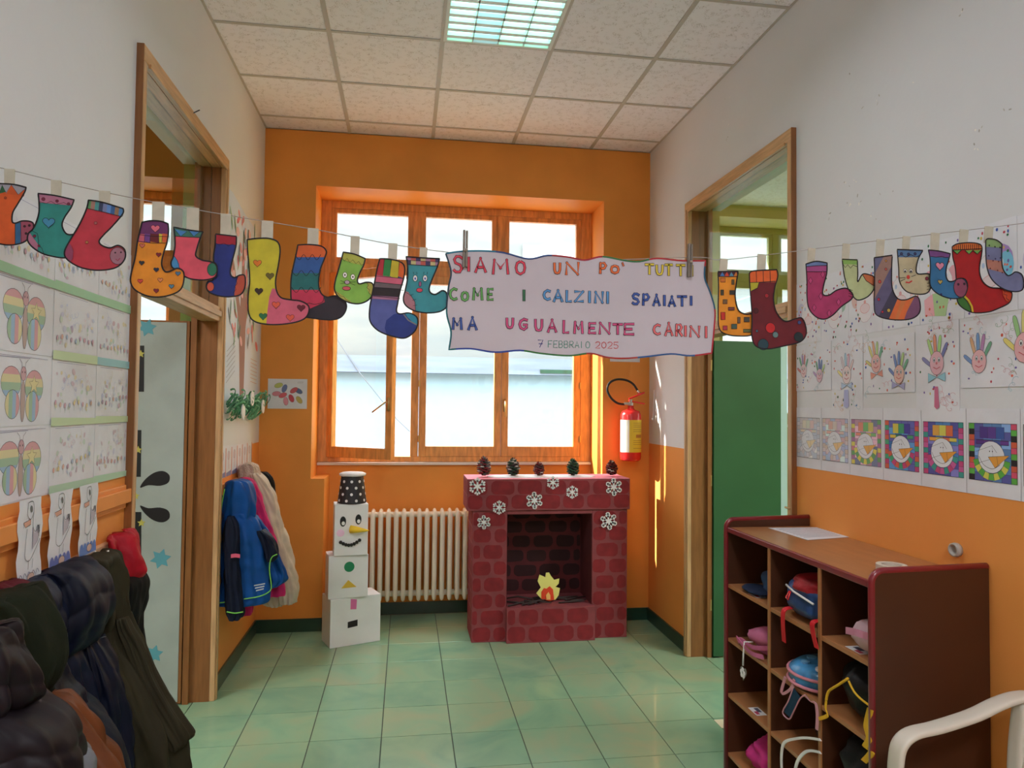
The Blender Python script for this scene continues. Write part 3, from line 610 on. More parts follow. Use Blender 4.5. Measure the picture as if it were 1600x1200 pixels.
def f11(e):
    for r in range(2):
        for k in range(7):
            c = [(150, 110, 140), (170, 80, 70), (60, 50, 90), (180, 170, 120)][(k+r*2) % 4]; x0 = 1240+k*32; y0 = 336+r*27+k*2
            e['patch']([(x0, y0), (x0+32, y0+2), (x0+32, y0+29), (x0, y0+27)], c)
    zig(e, [(1250, 392), (1350, 400), (1448, 402)], 4); zig(e, [(1248, 366), (1455, 378)], 3)
    q, d, s = e['q'], e['d'], e['s']
    for x in (1300, 1365): d.ell(*q(x, 484), 16*s, 23*s, K(200, 205, 205), out=INK, w=3.5*s); d.ell(*q(x, 486), 6*s, 9*s, K(60, 70, 160))
    for x in (1290, 1312, 1355, 1378): zig(e, [(x, 458), (x-3 if x < 1320 else x+3, 442)], 3)
    d.ell(*q(1332, 522), 9*s, 19*s, K(140, 80, 120), out=INK, w=3*s); d.ell(*q(1328, 562), 22*s, 15*s, K(190, 60, 80), out=INK, w=3*s)
    e['patch']([(1200, 560), (1255, 575), (1300, 640), (1300, 720), (1200, 700)], (160, 110, 120)); zig(e, [(1235, 575), (1270, 595), (1298, 640), (1302, 698)], 3)
    for a, b in (((1262, 600), (1288, 588)), ((1280, 630), (1306, 622)), ((1286, 665), (1312, 660))): zig(e, [a, b], 2.5)
sock('teal paper sock with a face and checkered cuff beside the banner', 'b', [(1240, 342, 1), (1350, 350), (1460, 355, 1), (1445, 410), (1400, 520), (1395, 570), (1430, 590), (1480, 565), (1510, 590), (1512, 660), (1470, 700), (1390, 712), (1300, 700), (1240, 665), (1222, 620), (1235, 560), (1250, 480), (1250, 400)], (50, 130, 140), .006, (656, 668, 402), f11)
def f12(e):
    e['patch']([(110, 300), (240, 300), (240, 345), (110, 345)], (75, 30, 45)); zig(e, [(130, 345), (220, 345)], 4)
    for k in range(4): e['d'].poly([e['q'](138+k*22, 343), e['q'](149+k*22, 323), e['q'](160+k*22, 343)], K(*[(60, 110, 170), (190, 60, 40), (70, 120, 140), (190, 110, 40)][k]))
    for x, y, w, h, c in ((152, 362, 22, 20, (200, 110, 40)), (200, 372, 12, 24, (90, 75, 45)), (148, 422, 14, 26, (60, 55, 40)), (196, 422, 24, 20, (50, 50, 45)), (162, 466, 20, 20, (110, 80, 50)), (192, 500, 30, 14, (110, 55, 50)), (152, 535, 20, 36, (185, 45, 35)), (228, 555, 12, 30, (95, 75, 60)), (266, 552, 26, 22, (60, 60, 55)), (162, 592, 20, 20, (165, 50, 70)), (205, 585, 26, 22, (60, 85, 80)), (266, 606, 34, 14, (90, 100, 60))):
        d = e['d']; p = [e['q'](x-w/2, y-h/2), e['q'](x+w/2, y-h/2), e['q'](x+w/2, y+h/2), e['q'](x-w/2, y+h/2)]; d.poly(p, K(*c)); d.line(p, 2.5*e['s'], INK, True)
sock('orange paper sock scattered with small squares', 'c', [(127, 322, 1), (225, 320, 1), (215, 380), (210, 440), (225, 505), (260, 526), (300, 525), (330, 560), (300, 622), (220, 631), (160, 620), (132, 590), (128, 500), (130, 400)], (205, 130, 30), .005, (1125, 1137, 425), f12)
def f13(e):
    e['patch']([(260, 300), (430, 300), (420, 372), (270, 376)], (205, 90, 35))
    for x in (312, 345, 378): zig(e, [(x, 318), (x+2, 374)], 3)
    zig(e, [(282, 375), (350, 372), (405, 368)], 4); e['patch']([(270, 376), (325, 374), (318, 402), (290, 415), (270, 415)], (165, 160, 40)); zig(e, [(325, 376), (318, 400), (288, 415)], 3)
    dots(e, [(380, 592, 24, (180, 30, 35)), (362, 437, 10, (150, 30, 40)), (404, 625, 14, (90, 120, 120)), (315, 607, 6, (60, 90, 110)), (519, 566, 9, (50, 60, 110)), (515, 635, 22, (25, 40, 45)), (345, 672, 26, (30, 60, 70)), (310, 510, 12, (70, 10, 20))])
sock('dark red paper sock with an orange cuff in front of the right doorway', 'c', [(278, 330, 1), (300, 318), (410, 312, 1), (415, 345), (400, 400), (395, 460), (410, 520), (450, 560), (500, 548), (530, 545), (548, 580), (550, 625), (520, 660), (440, 680), (370, 693), (310, 680), (290, 630), (292, 550), (285, 450), (280, 380)], (92, 14, 26), .010, (1184, 1197, 422), f13)
def f14(e):
    e['patch']([(540, 260), (670, 260), (670, 290), (540, 298)], (95, 115, 160)); e['patch']([(540, 298), (670, 290), (670, 322), (540, 322)], (150, 65, 120)); zig(e, [(552, 298), (600, 293), (650, 292)], 3); zig(e, [(554, 322), (650, 322)], 3)
    for x, y in ((632, 335), (573, 365), (622, 440), (590, 495), (662, 522), (707, 468)):
        p = [e['q'](x, y-17), e['q'](x+10, y), e['q'](x, y+17), e['q'](x-10, y)]; e['d'].poly(p, K(175, 60, 110)); e['d'].line(p, 2.5*e['s'], INK, True)
    for y in (405, 415, 425, 438): zig(e, [(755, y), (775, y+8)], 2.5)
sock('magenta paper sock patterned with diamonds', 'c', [(550, 285, 1), (600, 272), (652, 280, 1), (650, 330), (635, 390), (632, 430), (660, 435), (700, 410), (745, 402), (775, 430), (768, 455), (720, 490), (680, 530), (640, 550), (600, 540), (565, 500), (555, 440), (555, 370)], (148, 44, 88), .009, (1263, 1274, 408), f14)
def f15(e):
    e['patch']([(715, 250), (810, 250), (810, 288), (715, 285)], (120, 160, 80)); zig(e, [(728, 284), (740, 302), (752, 288), (765, 305), (778, 290), (796, 298)])
    e['patch']([(815, 325), (900, 325), (900, 392), (870, 388), (840, 365)], (180, 100, 60)); zig(e, [(822, 335), (840, 365), (882, 392)])
sock('small pale green paper sock with a rust toe', 'c', [(725, 262, 1), (798, 265, 1), (800, 330), (800, 370), (822, 335), (850, 335), (880, 350), (882, 395), (850, 440), (800, 458), (770, 430), (752, 400), (735, 340)], (162, 172, 128), .004, (1317, 1328, 403), f15)
def f16(e):
    for k, c in enumerate([(120, 80, 85), (90, 90, 120), (140, 110, 100), (85, 80, 110), (60, 55, 75), (190, 110, 60), (110, 70, 100)]):
        x0 = 700+k*62; e['patch']([(x0+110, 230), (x0+172, 230), (x0+62-60, 560), (x0-60, 560)], c)
    for k in (0, 1): e['patch']([(990+k*45, 455), (1015+k*45, 440), (975+k*45, 560), (945+k*45, 560)], (200, 100, 50))
    dots(e, [(935, 310, 6, (190, 80, 70)), (905, 370, 8, (180, 60, 50)), (900, 455, 7, (170, 40, 70)), (948, 508, 9, (180, 150, 60)), (918, 515, 6, (170, 40, 60)), (935, 270, 5, (200, 140, 60))])
sock('purple-grey paper sock with slanting orange and grey stripes', 'c', [(878, 255, 1), (965, 243, 1), (962, 320), (965, 400), (990, 450), (1030, 457), (1080, 440), (1098, 470), (1095, 520), (1050, 550), (960, 552), (890, 530), (878, 480), (880, 400), (880, 320)], (105, 82, 105), .011, (1370, 1382, 399), f16)
def f17(e):
    e['patch']([(970, 200), (1130, 200), (1130, 252), (970, 252)], (75, 110, 150)); zig(e, [(990, 250), (1010, 240), (1030, 252), (1055, 240), (1080, 252), (1095, 245)])
    dots(e, [(1010, 236, 7, (50, 50, 90)), (1044, 238, 7, (50, 50, 90)), (1075, 236, 7, (50, 50, 90)), (1132, 355, 9, (120, 40, 60))])
    for x in (1027, 1055): dots(e, [(x, 318, 9, (215, 215, 210)), (x, 320, 4, (40, 30, 40))])
    e['d'].ell(*e['q'](1042, 348), 9*e['s'], 10*e['s'], K(200, 60, 50)); zig(e, [(1030, 372), (1045, 375), (1060, 366)], 6, K(190, 40, 50))
    for a, b in (((1000, 352), (1028, 350)), ((1005, 368), (1028, 356)), ((1056, 346), (1078, 338)), ((1132, 378), (1150, 374)), ((1132, 392), (1150, 390)), ((1130, 408), (1150, 405))): zig(e, [a, b], 2.5)
sock('beige paper sock with a whiskered face and blue cuff', 'c', [(988, 215, 1), (1112, 220, 1), (1090, 260), (1080, 310), (1090, 333), (1145, 335), (1152, 390), (1130, 425), (1080, 430), (1030, 415), (1000, 370), (995, 300)], (168, 158, 128), .006, (1411, 1422, 390), f17)
def f18(e):
    e['patch']([(170, 370), (420, 400), (420, 460), (170, 450)], (110, 65, 125)); zig(e, [(215, 445), (270, 455), (320, 445), (360, 458), (390, 455)], 5)
    e['d'].heart(*e['q'](305, 540), 42*e['s'], K(200, 125, 150), INK, 5*e['s']); e['d'].heart(*e['q'](308, 698), 24*e['s'], K(170, 150, 80), INK, 4*e['s'])
    e['d'].ell(*e['q'](508, 755), 68*e['s'], 86*e['s'], K(130, 65, 90), out=INK, w=5*e['s'])
    dots(e, [(486, 722, 11, (50, 20, 40)), (545, 718, 11, (50, 20, 40)), (316, 822, 10, (40, 30, 90))])
sock('blue paper sock with a pink heart and purple cuff', 'd', [(190, 383, 1), (300, 395), (407, 420, 1), (385, 500), (368, 560), (365, 640), (390, 690), (440, 690), (480, 668), (550, 670), (578, 740), (550, 830), (490, 860), (400, 860), (300, 825), (230, 770), (205, 700), (210, 560), (205, 460)], (42, 98, 140), .011, (1455, 1468, 394), f18)
def f19(e):
    e['patch']([(400, 290), (740, 290), (740, 385), (400, 385)], (205, 105, 40))
    for k in range(13): zig(e, [(446+k*20, 328 if k > 2 else 336), (446+k*20, 382)], 7, K(70, 30, 20))
    zig(e, [(428, 385), (714, 372)], 8); 
    for x in (475, 592, 672): e['d'].poly([e['q'](x-40, 390), e['q'](x+40, 384), e['q'](x, 425)], K(100, 150, 70)); zig(e, [(x-40, 390), (x, 425), (x+40, 384)], 7)
    e['patch']([(920, 770), (1050, 770), (1050, 900), (960, 890), (925, 830)], (185, 60, 25)); zig(e, [(928, 775), (945, 800), (930, 820), (965, 830), (955, 860), (985, 880)], 6)
    e['patch']([(460, 840), (540, 840), (600, 930), (615, 1010), (460, 1010)], (50, 100, 35)); zig(e, [(535, 830), (585, 880), (618, 940), (628, 1000)], 18, K(190, 165, 40)); zig(e, [(520, 842), (570, 890), (600, 950), (608, 1000)], 5)
sock('big red paper sock with orange striped cuff', 'd', [(425, 350, 1), (480, 322), (600, 312), (690, 325), (718, 360), (712, 440), (695, 540), (697, 620), (730, 700), (800, 752), (900, 762), (1000, 790), (1012, 850), (980, 910), (880, 960), (780, 995), (640, 1003), (540, 965), (480, 900), (470, 800), (465, 700), (455, 560), (430, 450)], (150, 14, 18), .007, (1500, 1513, 381), f19)
def f20(e):
    e['patch']([(740, 260), (930, 260), (930, 362), (740, 350)], (125, 155, 100)); e['patch']([(740, 475), (930, 495), (940, 610), (750, 562)], (165, 110, 95))
    dots(e, [(792, 338, 7, (40, 50, 40)), (848, 352, 7, (40, 50, 40)), (898, 358, 7, (40, 50, 40)), (786, 440, 6, (60, 50, 100)), (852, 470, 6, (60, 50, 100)), (900, 462, 6, (60, 50, 100)), (828, 490, 6, (110, 20, 40)), (882, 497, 6, (110, 20, 40)), (800, 566, 6, (110, 20, 40)), (872, 585, 6, (110, 20, 40)), (918, 606, 6, (110, 20, 40))])
sock('grey-blue paper sock with a green cuff, rightmost on the string', 'd', [(755, 290, 1), (780, 272), (860, 285), (915, 325, 1), (912, 420), (918, 540), (940, 600), (975, 635), (1010, 625), (1050, 600), (1110, 625), (1130, 700), (1120, 770), (1060, 795), (960, 780), (870, 730), (800, 650), (765, 540), (755, 400)], (102, 106, 140), .012, (1539, 1552, 375), f20)

# ------------------------------------------------------------------ banner
YB = YS-.016; d = D('s', YB)
bo = [(60, 205, 1), (150, 192), (280, 190), (390, 200), (530, 235), (640, 215), (760, 225), (850, 242), (950, 222), (1080, 245), (1160, 250), (1260, 232), (1400, 245), (1535, 245, 1), (1530, 340), (1560, 420), (1588, 520), (1585, 620), (1570, 770, 1), (1450, 785), (1340, 775), (1200, 790), (1080, 800), (980, 795), (880, 772), (760, 785), (600, 772), (480, 755), (340, 765), (200, 745), (78, 750, 1), (90, 650), (65, 540), (75, 400), (90, 310)]
oc = outline(bo, 5); out = [d.px(*crop('e', p)) for p in oc]
bn = build('banner', G().prism([Vector((q.x, YB, q.y)) for q in out], (0, .0012, 0)), mat('banner_paper', (.54, .50, .56), .75, bump=.3, bscale=18, bdist=.004, var=.03))
tagp(bn, 'wide white paper banner with hand-lettered coloured words hanging from the string', 'banner')
n = len(out); cols = [C(20, 110, 140), C(30, 60, 120), C(160, 20, 40), C(40, 110, 60), C(170, 30, 40), C(20, 80, 110), C(170, 25, 45), C(30, 80, 140), C(160, 40, 30), C(40, 110, 50), C(30, 60, 150), C(20, 100, 110), C(20, 50, 70)]
for k in range(13):
    a, b = n*k//13, n*(k+1)//13; d.line([out[i % n] for i in range(a, b+1)], .0045, cols[k])
GL = {'S': [[(1, .12), (.7, 0), (.3, 0), (.05, .2), (.2, .42), (.75, .55), (.95, .78), (.7, 1), (.25, 1), (0, .88)]], 'I': [[(.5, 0), (.5, 1)]],
 'A': [[(0, 1), (.5, 0), (1, 1)], [(.2, .66), (.8, .66)]], 'M': [[(0, 1), (.08, 0), (.5, .6), (.92, 0), (1, 1)]], 'O': [[(.5, 0), (.12, .15), (0, .5), (.12, .85), (.5, 1), (.88, .85), (1, .5), (.88, .15), (.5, 0)]],
 'U': [[(0, 0), (.02, .65), (.2, .95), (.5, 1), (.8, .95), (.98, .65), (1, 0)]], 'N': [[(0, 1), (.05, 0), (.95, 1), (1, 0)]], 'P': [[(0, 1), (.05, 0), (.7, 0), (1, .25), (.7, .52), (.05, .55)]],
 'T': [[(0, 0), (1, 0)], [(.5, 0), (.5, 1)]], 'C': [[(1, .1), (.6, 0), (.15, .2), (0, .5), (.15, .82), (.6, 1), (1, .9)]], 'E': [[(1, 0), (.05, 0), (0, 1), (1, 1)], [(.03, .5), (.8, .5)]],
 'L': [[(.05, 0), (0, 1), (1, 1)]], 'Z': [[(0, 0), (1, 0), (0, 1), (1, 1)]], 'G': [[(1, .1), (.6, 0), (.15, .2), (0, .5), (.15, .85), (.6, 1), (.95, .8), (.95, .55), (.55, .55)]],
 'R': [[(0, 1), (.05, 0), (.7, 0), (.95, .25), (.7, .5), (.05, .55)], [(.4, .53), (1, 1)]], "'": [[(.2, 0), (.8, 1)]], 'B': [[(0, 1), (0, 0), (.65, 0), (.9, .22), (.65, .47), (0, .5)], [(.65, .47), (1, .74), (.65, 1), (0, 1)]],
 'F': [[(1, 0), (.05, 0), (0, 1)], [(.03, .5), (.8, .5)]], '7': [[(0, 0), (1, 0), (.35, 1)], [(.15, .5), (.95, .5)]], '2': [[(0, .2), (.3, 0), (.75, 0), (1, .25), (.85, .5), (0, 1), (1, 1)]],
 '0': [[(.5, 0), (.1, .2), (0, .5), (.1, .8), (.5, 1), (.9, .8), (1, .5), (.9, .2), (.5, 0)]], '5': [[(1, 0), (.1, 0), (.05, .45), (.6, .4), (1, .65), (.8, .95), (.3, 1), (0, .88)]]}
def glyph(ch, x0, x1, y0, y1, col, w=13, bold=True):
    d = D('s', YB); d.n = 14
    ins = w*.75 if bold else 0
    for i, pl in enumerate(GL[ch]):
        pass
    P2 = [[d.px(*crop('e', (x0+ins+(x1-x0-2*ins)*a, y0+ins+(y1-y0-2*ins)*b))) for a, b in pl] for pl in GL[ch]]
    mm = .00044*1.05
    def ext(pl, e):
        if len(pl) > 1 and (pl[0]-pl[-1]).length > 1e-6:
            a = pl[0]+(pl[0]-pl[1]).normalized()*e; b = pl[-1]+(pl[-1]-pl[-2]).normalized()*e; return [a]+pl[1:-1]+[b]
        return pl
    def joints(pl, wd, c):
        for p in pl[1:-1]: d.ell(p.x, p.y, wd/2, wd/2, c, n=8)
    if bold:
        for lay, wd, c, e_ in ((14, w+5, INK, w/2+2.5), (22, w-1, col, (w-1)/2)):
            for pl in P2:
                d.n = lay; d.line(ext(pl, e_*mm*.6), wd*mm, c)
                for p in pl[1:-1]: d.n = lay+1; d.ell(p.x, p.y, wd/2*mm, wd/2*mm, c, n=10)
    else:
        for pl in P2: d.n = 14; d.line(pl, w*mm, col)
    build('letter', d.g, M_ink, bn)
build('border_line', d.g, M_ink, bn)
RED_, ORA_, YEL_, GRE_, DGR_, LBL_, BLU_, MAG_, SAL_ = K(195, 45, 70), K(205, 95, 40), K(195, 175, 50), K(85, 150, 75), K(35, 95, 60), K(70, 130, 185), K(45, 75, 150), K(185, 65, 115), K(205, 95, 100)
for s, col in (("S97,162,212,318 I175,205,218,312 A220,295,222,318 M320,422,232,328 O450,518,240,330", RED_), ("U668,718,252,325 N735,822,248,332", ORA_), ("P928,978,250,325 O990,1050,265,325", ORA_),
    ("T1185,1248,258,330 U1248,1300,263,332 T1298,1354,260,336 T1362,1425,262,338 I1442,1475,265,340", YEL_), ("C75,130,395,475 O142,195,415,480 M208,275,395,475 E290,335,398,475", GRE_), ("I490,518,405,480", DGR_),
    ("C608,660,405,475 A665,730,405,485 L737,780,408,485 Z785,848,412,485 I862,890,412,490 N900,960,415,492 I966,992,415,495", LBL_), ("S1112,1165,425,500 P1172,1222,428,505 A1230,1283,430,508 I1288,1315,435,508 A1318,1370,440,512 T1368,1435,440,510 I1440,1466,440,505", BLU_),
    ("M92,158,565,642 A180,243,558,645", BLU_), ("U398,450,565,635 G470,530,568,645 U560,615,572,650 A632,695,572,658 L720,765,578,662 M782,845,585,665 E865,918,592,665 N925,1000,590,668 T1002,1070,598,670 E1066,1135,596,672", MAG_),
    ("C1232,1285,600,672 A1298,1355,590,678 R1360,1410,600,680 I1408,1434,608,682 N1440,1508,610,685 I1522,1554,612,690", SAL_)):
    for t in s.split():
        v = [float(q) for q in t[1:].split(',')]; glyph(t[0], *v, col, 12 if t[0] != 'I' else 13)
glyph("'", 1055, 1077, 252, 280, ORA_, 8)
glyph('7', 583, 612, 696, 738, K(40, 45, 120), 4, False)
for i, ch in enumerate('FEBBRAIO'): glyph(ch, 641+i*30.5, 641+i*30.5+(23 if ch != 'I' else 12), 700+i*.6, 738+i*.6, K(50, 130, 110), 3.6, False)
for i, ch in enumerate('2025'): glyph(ch, 910+i*34.5, 910+i*34.5+26, 706+i*.6, 742+i*.6, K(185, 60, 60), 4, False)
for nm, x, y0, y1, lab in (('l', 727.5, 360, 418, 'wooden clothes peg gripping the left end of the banner'), ('r', 1078.5, 381, 433, 'wooden clothes peg gripping the right end of the banner')):
    a, b = P(x, y0, 1, YB-.008), P(x-1, y1, 1, YB-.008)
    r = thing('clothes_peg', lab, 'clothes peg', b, 'pegs on the banner')
    ax = (b-a).normalized(); M_peg = mat('grey_peg_wood', (.20, .17, .14), .6, var=.15, vscale=40)
    ln = (b-a).length/2; c = (a+b)/2
    build('peg_arm', G().obox(c+Vector((-.0035, 0, 0)), (ax, ax.cross(Vector((0, 1, 0))), (0, 1, 0)), (ln, .0027, .005)), M_peg, r)
    build('peg_arm', G().obox(c+Vector((.0035, 0, 0)), (ax, ax.cross(Vector((0, 1, 0))), (0, 1, 0)), (ln*.97, .0027, .005)), M_peg, r)
    build('spring', G().lathe([(0, -.004), (.004, -.004), (.004, .004), (0, .004)], c+Vector((0, -.006, -.004)), 10, 'x'), M_metal, r)

# ------------------------------------------------------------------ sheets on the walls
def sheet(name, label, cat, group, plane, val, h0, h1, v0, v1, draw, m=None, thick=.0007, shear=0.0):
    d = D(plane, val); q = [(h0, v0), (h1, v0+shear), (h1, v1+shear), (h0, v1)]
    g = G().prism([d.pt(p, .0004) for p in q], d.pt((0, 0), thick)-d.pt((0, 0), 0)); o = build(name, g, m or M_paper); tagp(o, label, cat, group)
    dd = D(plane, val); dd.n = 12; U = lambda u, v: Vector((h0+(h1-h0)*u, v0+(v1-v0)*v+shear*u)); dd.U = U; dd.w = h1-h0; dd.h = v1-v0
    if draw: draw(dd)
    if dd.g.f: build('drawing', dd.g, M_ink, o, kind='stuff' if name in ('confetti_sheet', 'hand_sheet') else None)
    return o
DG = 1.05
def c_(r, g, b): return C(r+(215-r)*.22, g+(215-g)*.22, b+(220-b)*.22, DG)
PAST = [(210, 120, 130), (220, 200, 110), (120, 180, 130), (120, 165, 210), (170, 130, 180), (220, 160, 110)]
PEN = C(70, 65, 75)
def butterfly(dk):
    def f(d):
        U, w = d.U, d.h
        def c_(r, g, b): return C(r+(212-r)*.42, g+(212-g)*.42, b+(220-b)*.42, DG)
        e = lambda u, v, rx, ry, col, rot=0, out=PEN: d.ell(*U(u, v), rx*d.h, ry*d.h, col, rot, out, w=.0012)
        rg = [(205, 120, 125), (215, 200, 120), (120, 170, 120), (110, 160, 200)]
        for sx, (u, v, rx, ry) in ((-1, (.335, .60, .25, .22)), (1, (.705, .55, .25, .24)), (-1, (.36, .30, .18, .20)), (1, (.68, .27, .18, .22))):
            cx, cy = U(u, v); pts = [Vector((cx+rx*d.h*math.cos(t), cy+ry*d.h*math.sin(t))) for t in [2*PI*k/20 for k in range(20)]]
            up = v > .4
            for k in range(4):
                if up: lo, hi = cy-ry*d.h+k*ry*d.h/2, cy-ry*d.h+(k+1)*ry*d.h/2; R_ = [(cx-1, lo), (cx+1, lo), (cx+1, hi), (cx-1, hi)]
                else: lo, hi = cx-rx*d.h+k*rx*d.h/2, cx-rx*d.h+(k+1)*rx*d.h/2; R_ = [(lo, cy-1), (hi, cy-1), (hi, cy+1), (lo, cy+1)]
                d.poly(clip(pts, [Vector(p) for p in R_]), c_(*[rg[3-k], rg[(k+dk) % 4]][0 if up else 1])); d.n -= 1
            d.n += 1; d.line(pts, .0014, PEN, True)
        d.star(*U(.70, .58), .14*d.h, c_(220, 205, 110), PEN)
        e(.52, .34, .06, .29, c_(160, 125, 110)); e(.52, .73, .075, .10, c_(185, 120, 130) if dk else c_(190, 185, 190))
        for s in (-1, 1): d.line([U(.52+.02*s, .80), U(.52+.03*s, .88), U(.52+.07*s, .93)], .0012, PEN); d.ell(*U(.52+.02*s, .75), .002, .003, PEN)
        d.line([U(.03, .965), U(.93, .965)], .0009, C(110, 110, 150)); d.line([U(.05, .94), U(.62, .95)], .0012, C(120, 120, 160))
    return f
def squiggle(d, u, v, r, col, seed):
    rr = random.Random(seed); x, y = d.U(u, v); pts = []
    a = rr.random()*6
    for k in range(22):
        t = k/21*2*PI*2.3; pts.append(Vector((x+math.cos(a)*t*r*.16+math.cos(t)*r*.38, y+math.sin(a)*t*r*.16+math.sin(t)*r*.38)))
    d.line(pts, .0012, col)
def faint(seed, band):
    def f(d):
        rr = random.Random(seed); U = d.U
        d.line([U(.1, .95), U(.75, .95)], .0010, C(110, 110, 160))
        for k in range(26):
            u, v = .08+rr.random()*.84, .18+rr.random()*.65; c = rr.choice([(200, 175, 190), (190, 195, 220), (215, 205, 170), (190, 210, 195)])
            d.ell(*U(u, v), .004+rr.random()*.008, .004+rr.random()*.006, c_(*c), rr.random()*3)
        for k in range(9):
            u = .08+k*.1; v = .28+rr.random()*.06+(.02*k if seed % 3 == 0 else 0)
            d.ell(*U(u, v), .0055, .0075, c_(*rr.choice([(215, 160, 140), (220, 200, 130), (200, 150, 170), (150, 180, 210)])), out=C(150, 130, 140), w=.0008)
            d.line([U(u, v-.04), U(u, v-.12)], .0009, c_(130, 170, 150))
        for k in range(5): squiggle(d, .2+.15*k, .6+.1*math.sin(seed+k), .02, c_(*rr.choice([(170, 180, 220), (215, 180, 190), (200, 195, 150)])), seed*7+k)
        if band: d.poly([U(-.01, -.03), U(1.01, -.03), U(1.01, .09+.02*math.sin(seed)), U(-.01, .10)], c_(*band))
    return f
zz = [1.335, 1.535, 1.732, 1.938, 2.155]; yy = [-3.30, -2.98, -2.68, -2.385]
rowname = ['lowest', 'third', 'second', 'top']; colname = ['left', 'middle', 'right']
for c in range(3):
    for r in range(4):
        if c == 0 and r < 3: fn = butterfly(r % 3 if r else 2); what = 'sheet with a rainbow butterfly'
        else:
            band = [(165, 205, 170), (185, 210, 160), (130, 190, 200) if c == 2 else (190, 215, 165), (140, 195, 150)][r]
            fn = faint(c*5+r+(43 if (c, r) == (1, 1) else 1), band); what = 'sheet with faint %s scribbles' % ['pink', 'orange', 'violet', 'blue'][r]
        pos = {0: 'left', 1: 'middle', 2: 'door-side'}[c]
        sheet('drawing_sheet', '%s, %s column, %s row' % (what, pos, rowname[r]), 'drawing', 'drawings on the left wall', 'l', 0.0, yy[c]+.003, yy[c+1]-.003, zz[r]+.002, zz[r+1]-.002, fn)
for r in range(4): # the sheets that run on beyond the frame
    pass
def stork(seed):
    def f(d):
        U = d.U; G_ = C(75, 80, 85)
        d.line(catm([U(.38, .98), U(.36, .84), U(.5, .78), U(.62, .86), U(.6, .97), U(.5, .99), U(.38, .98)], 3), .0016, G_)
        d.ell(*U(.52, .9), .006, .010, C(110, 115, 115), .3)
        d.poly([U(.2, .76), U(.5, .78), U(.5, .72), U(.28, .70)], c_(215, 150, 125)); d.line([U(.2, .70), U(.2, .76), U(.5, .78), U(.5, .72), U(.28, .70)], .0014, G_)
        d.line(catm([U(.35, .68), U(.3, .5), U(.3, .34), U(.5, .3), U(.75, .42), U(.92, .52)], 3), .0016, G_)
        d.line(catm([U(.62, .86), U(.6, .7), U(.7, .62), U(.85, .66)], 3), .0014, G_)
        d.poly([U(.6, .68), U(.68, .6), U(.88, .66), U(.8, .5), U(.6, .42)], c_(178, 168, 185)); d.line([U(.6, .68), U(.6, .42), U(.8, .5), U(.9, .62)], .0014, G_)
        for k in range(4): d.line(catm([U(.74+.04*k, .63-.02*k), U(.8+.03*k, .69), U(.86, .64-.03*k)], 3), .0016, C(60, 60, 65))
        for u in (.45, .62): d.line([U(u, .31), U(u-.02, .2)], .0014, G_)
        bl = [(70, 110, 190), (75, 90, 170), (150, 150, 190)][seed]
        for k in range(5):
            d.poly([Vector(p) for p in catm([U(.02+.18*k, .02), U(.04+.18*k, .14), U(.13+.18*k, .19), U(.22+.18*k, .12), U(.24+.18*k, .02)], 3)], c_(*bl)) if seed < 2 else d.line(catm([U(.02+.18*k, .06), U(.1+.18*k, .17), U(.2+.18*k, .12)], 3), .0016, C(60, 60, 110))
        d.ell(*U(.55, .10), .018, .012, c_(205, 165, 150), out=G_)
    return f
for k, (a, b, z0) in enumerate(((-3.185, -3.065, 1.105), (-3.02, -2.885, 1.115), (-2.83, -2.705, 1.115))):
    d = D('l', .0255); rr = random.Random(k); N = 9
    L_ = [Vector((a+.006*math.sin(i*1.7+k), z0+(1.34-z0)*i/N)) for i in range(N+1)]; R_ = [Vector((b+.007*math.sin(i*1.3+k*2), z0+(1.34-z0)*i/N)) for i in range(N+1)]
    g = G().prism([d.pt(p) for p in L_+R_[::-1]], (.0008, 0, 0)); o = build('stork_strip', g, M_paper)
    tagp(o, 'torn-edged paper strip with an inked stork, %s of the three above coats' % ['left one', 'middle one', 'right one'][k], 'drawing', 'stork strips over the coat rail')
    dd = D('l', .0268); dd.U = lambda u, v, a=a, b=b, z0=z0: Vector((a+(b-a)*u, z0+(1.335-z0)*v)); stork(2-k)(dd); build('drawing', dd.g, M_ink, o)
# coat rail: orange board with shallow blocks and hooks
cr = thing('coat_rail', 'orange-painted board with hooks carrying the coats beside left doorway', 'coat rail', (0, -3.3, 1.0))
M_board = mat('orange_painted_board', (0.80, 0.29, 0.07), .5, var=.06)
build('board', G().box(.0005, .012, -4.6, -2.42, 1.215, 1.30), M_board, cr, bev=.003)
build('rail', G().box(.012, .024, -4.6, -2.40, 1.235, 1.285), M_board, cr, bev=.003)
build('lower_rail', G().box(.0005, .022, -4.6, -2.42, 1.08, 1.12), mat('pale_rail', (.75, .45, .25), .5, var=.1), cr, bev=.003)
hk = None
for k in range(10):
    y = -2.50-.2*k
    g = G().tube([(.02, y, 1.105), (.05, y, 1.10), (.062, y, 1.105), (.060, y, 1.115)], .005, 8).lathe([(0, 0), (.009, 0), (.009, .006), (0, .006)], (.018, y, 1.105), 10, 'x')
    build('hook', g, M_metal, cr, smooth=True) if hk is None else None

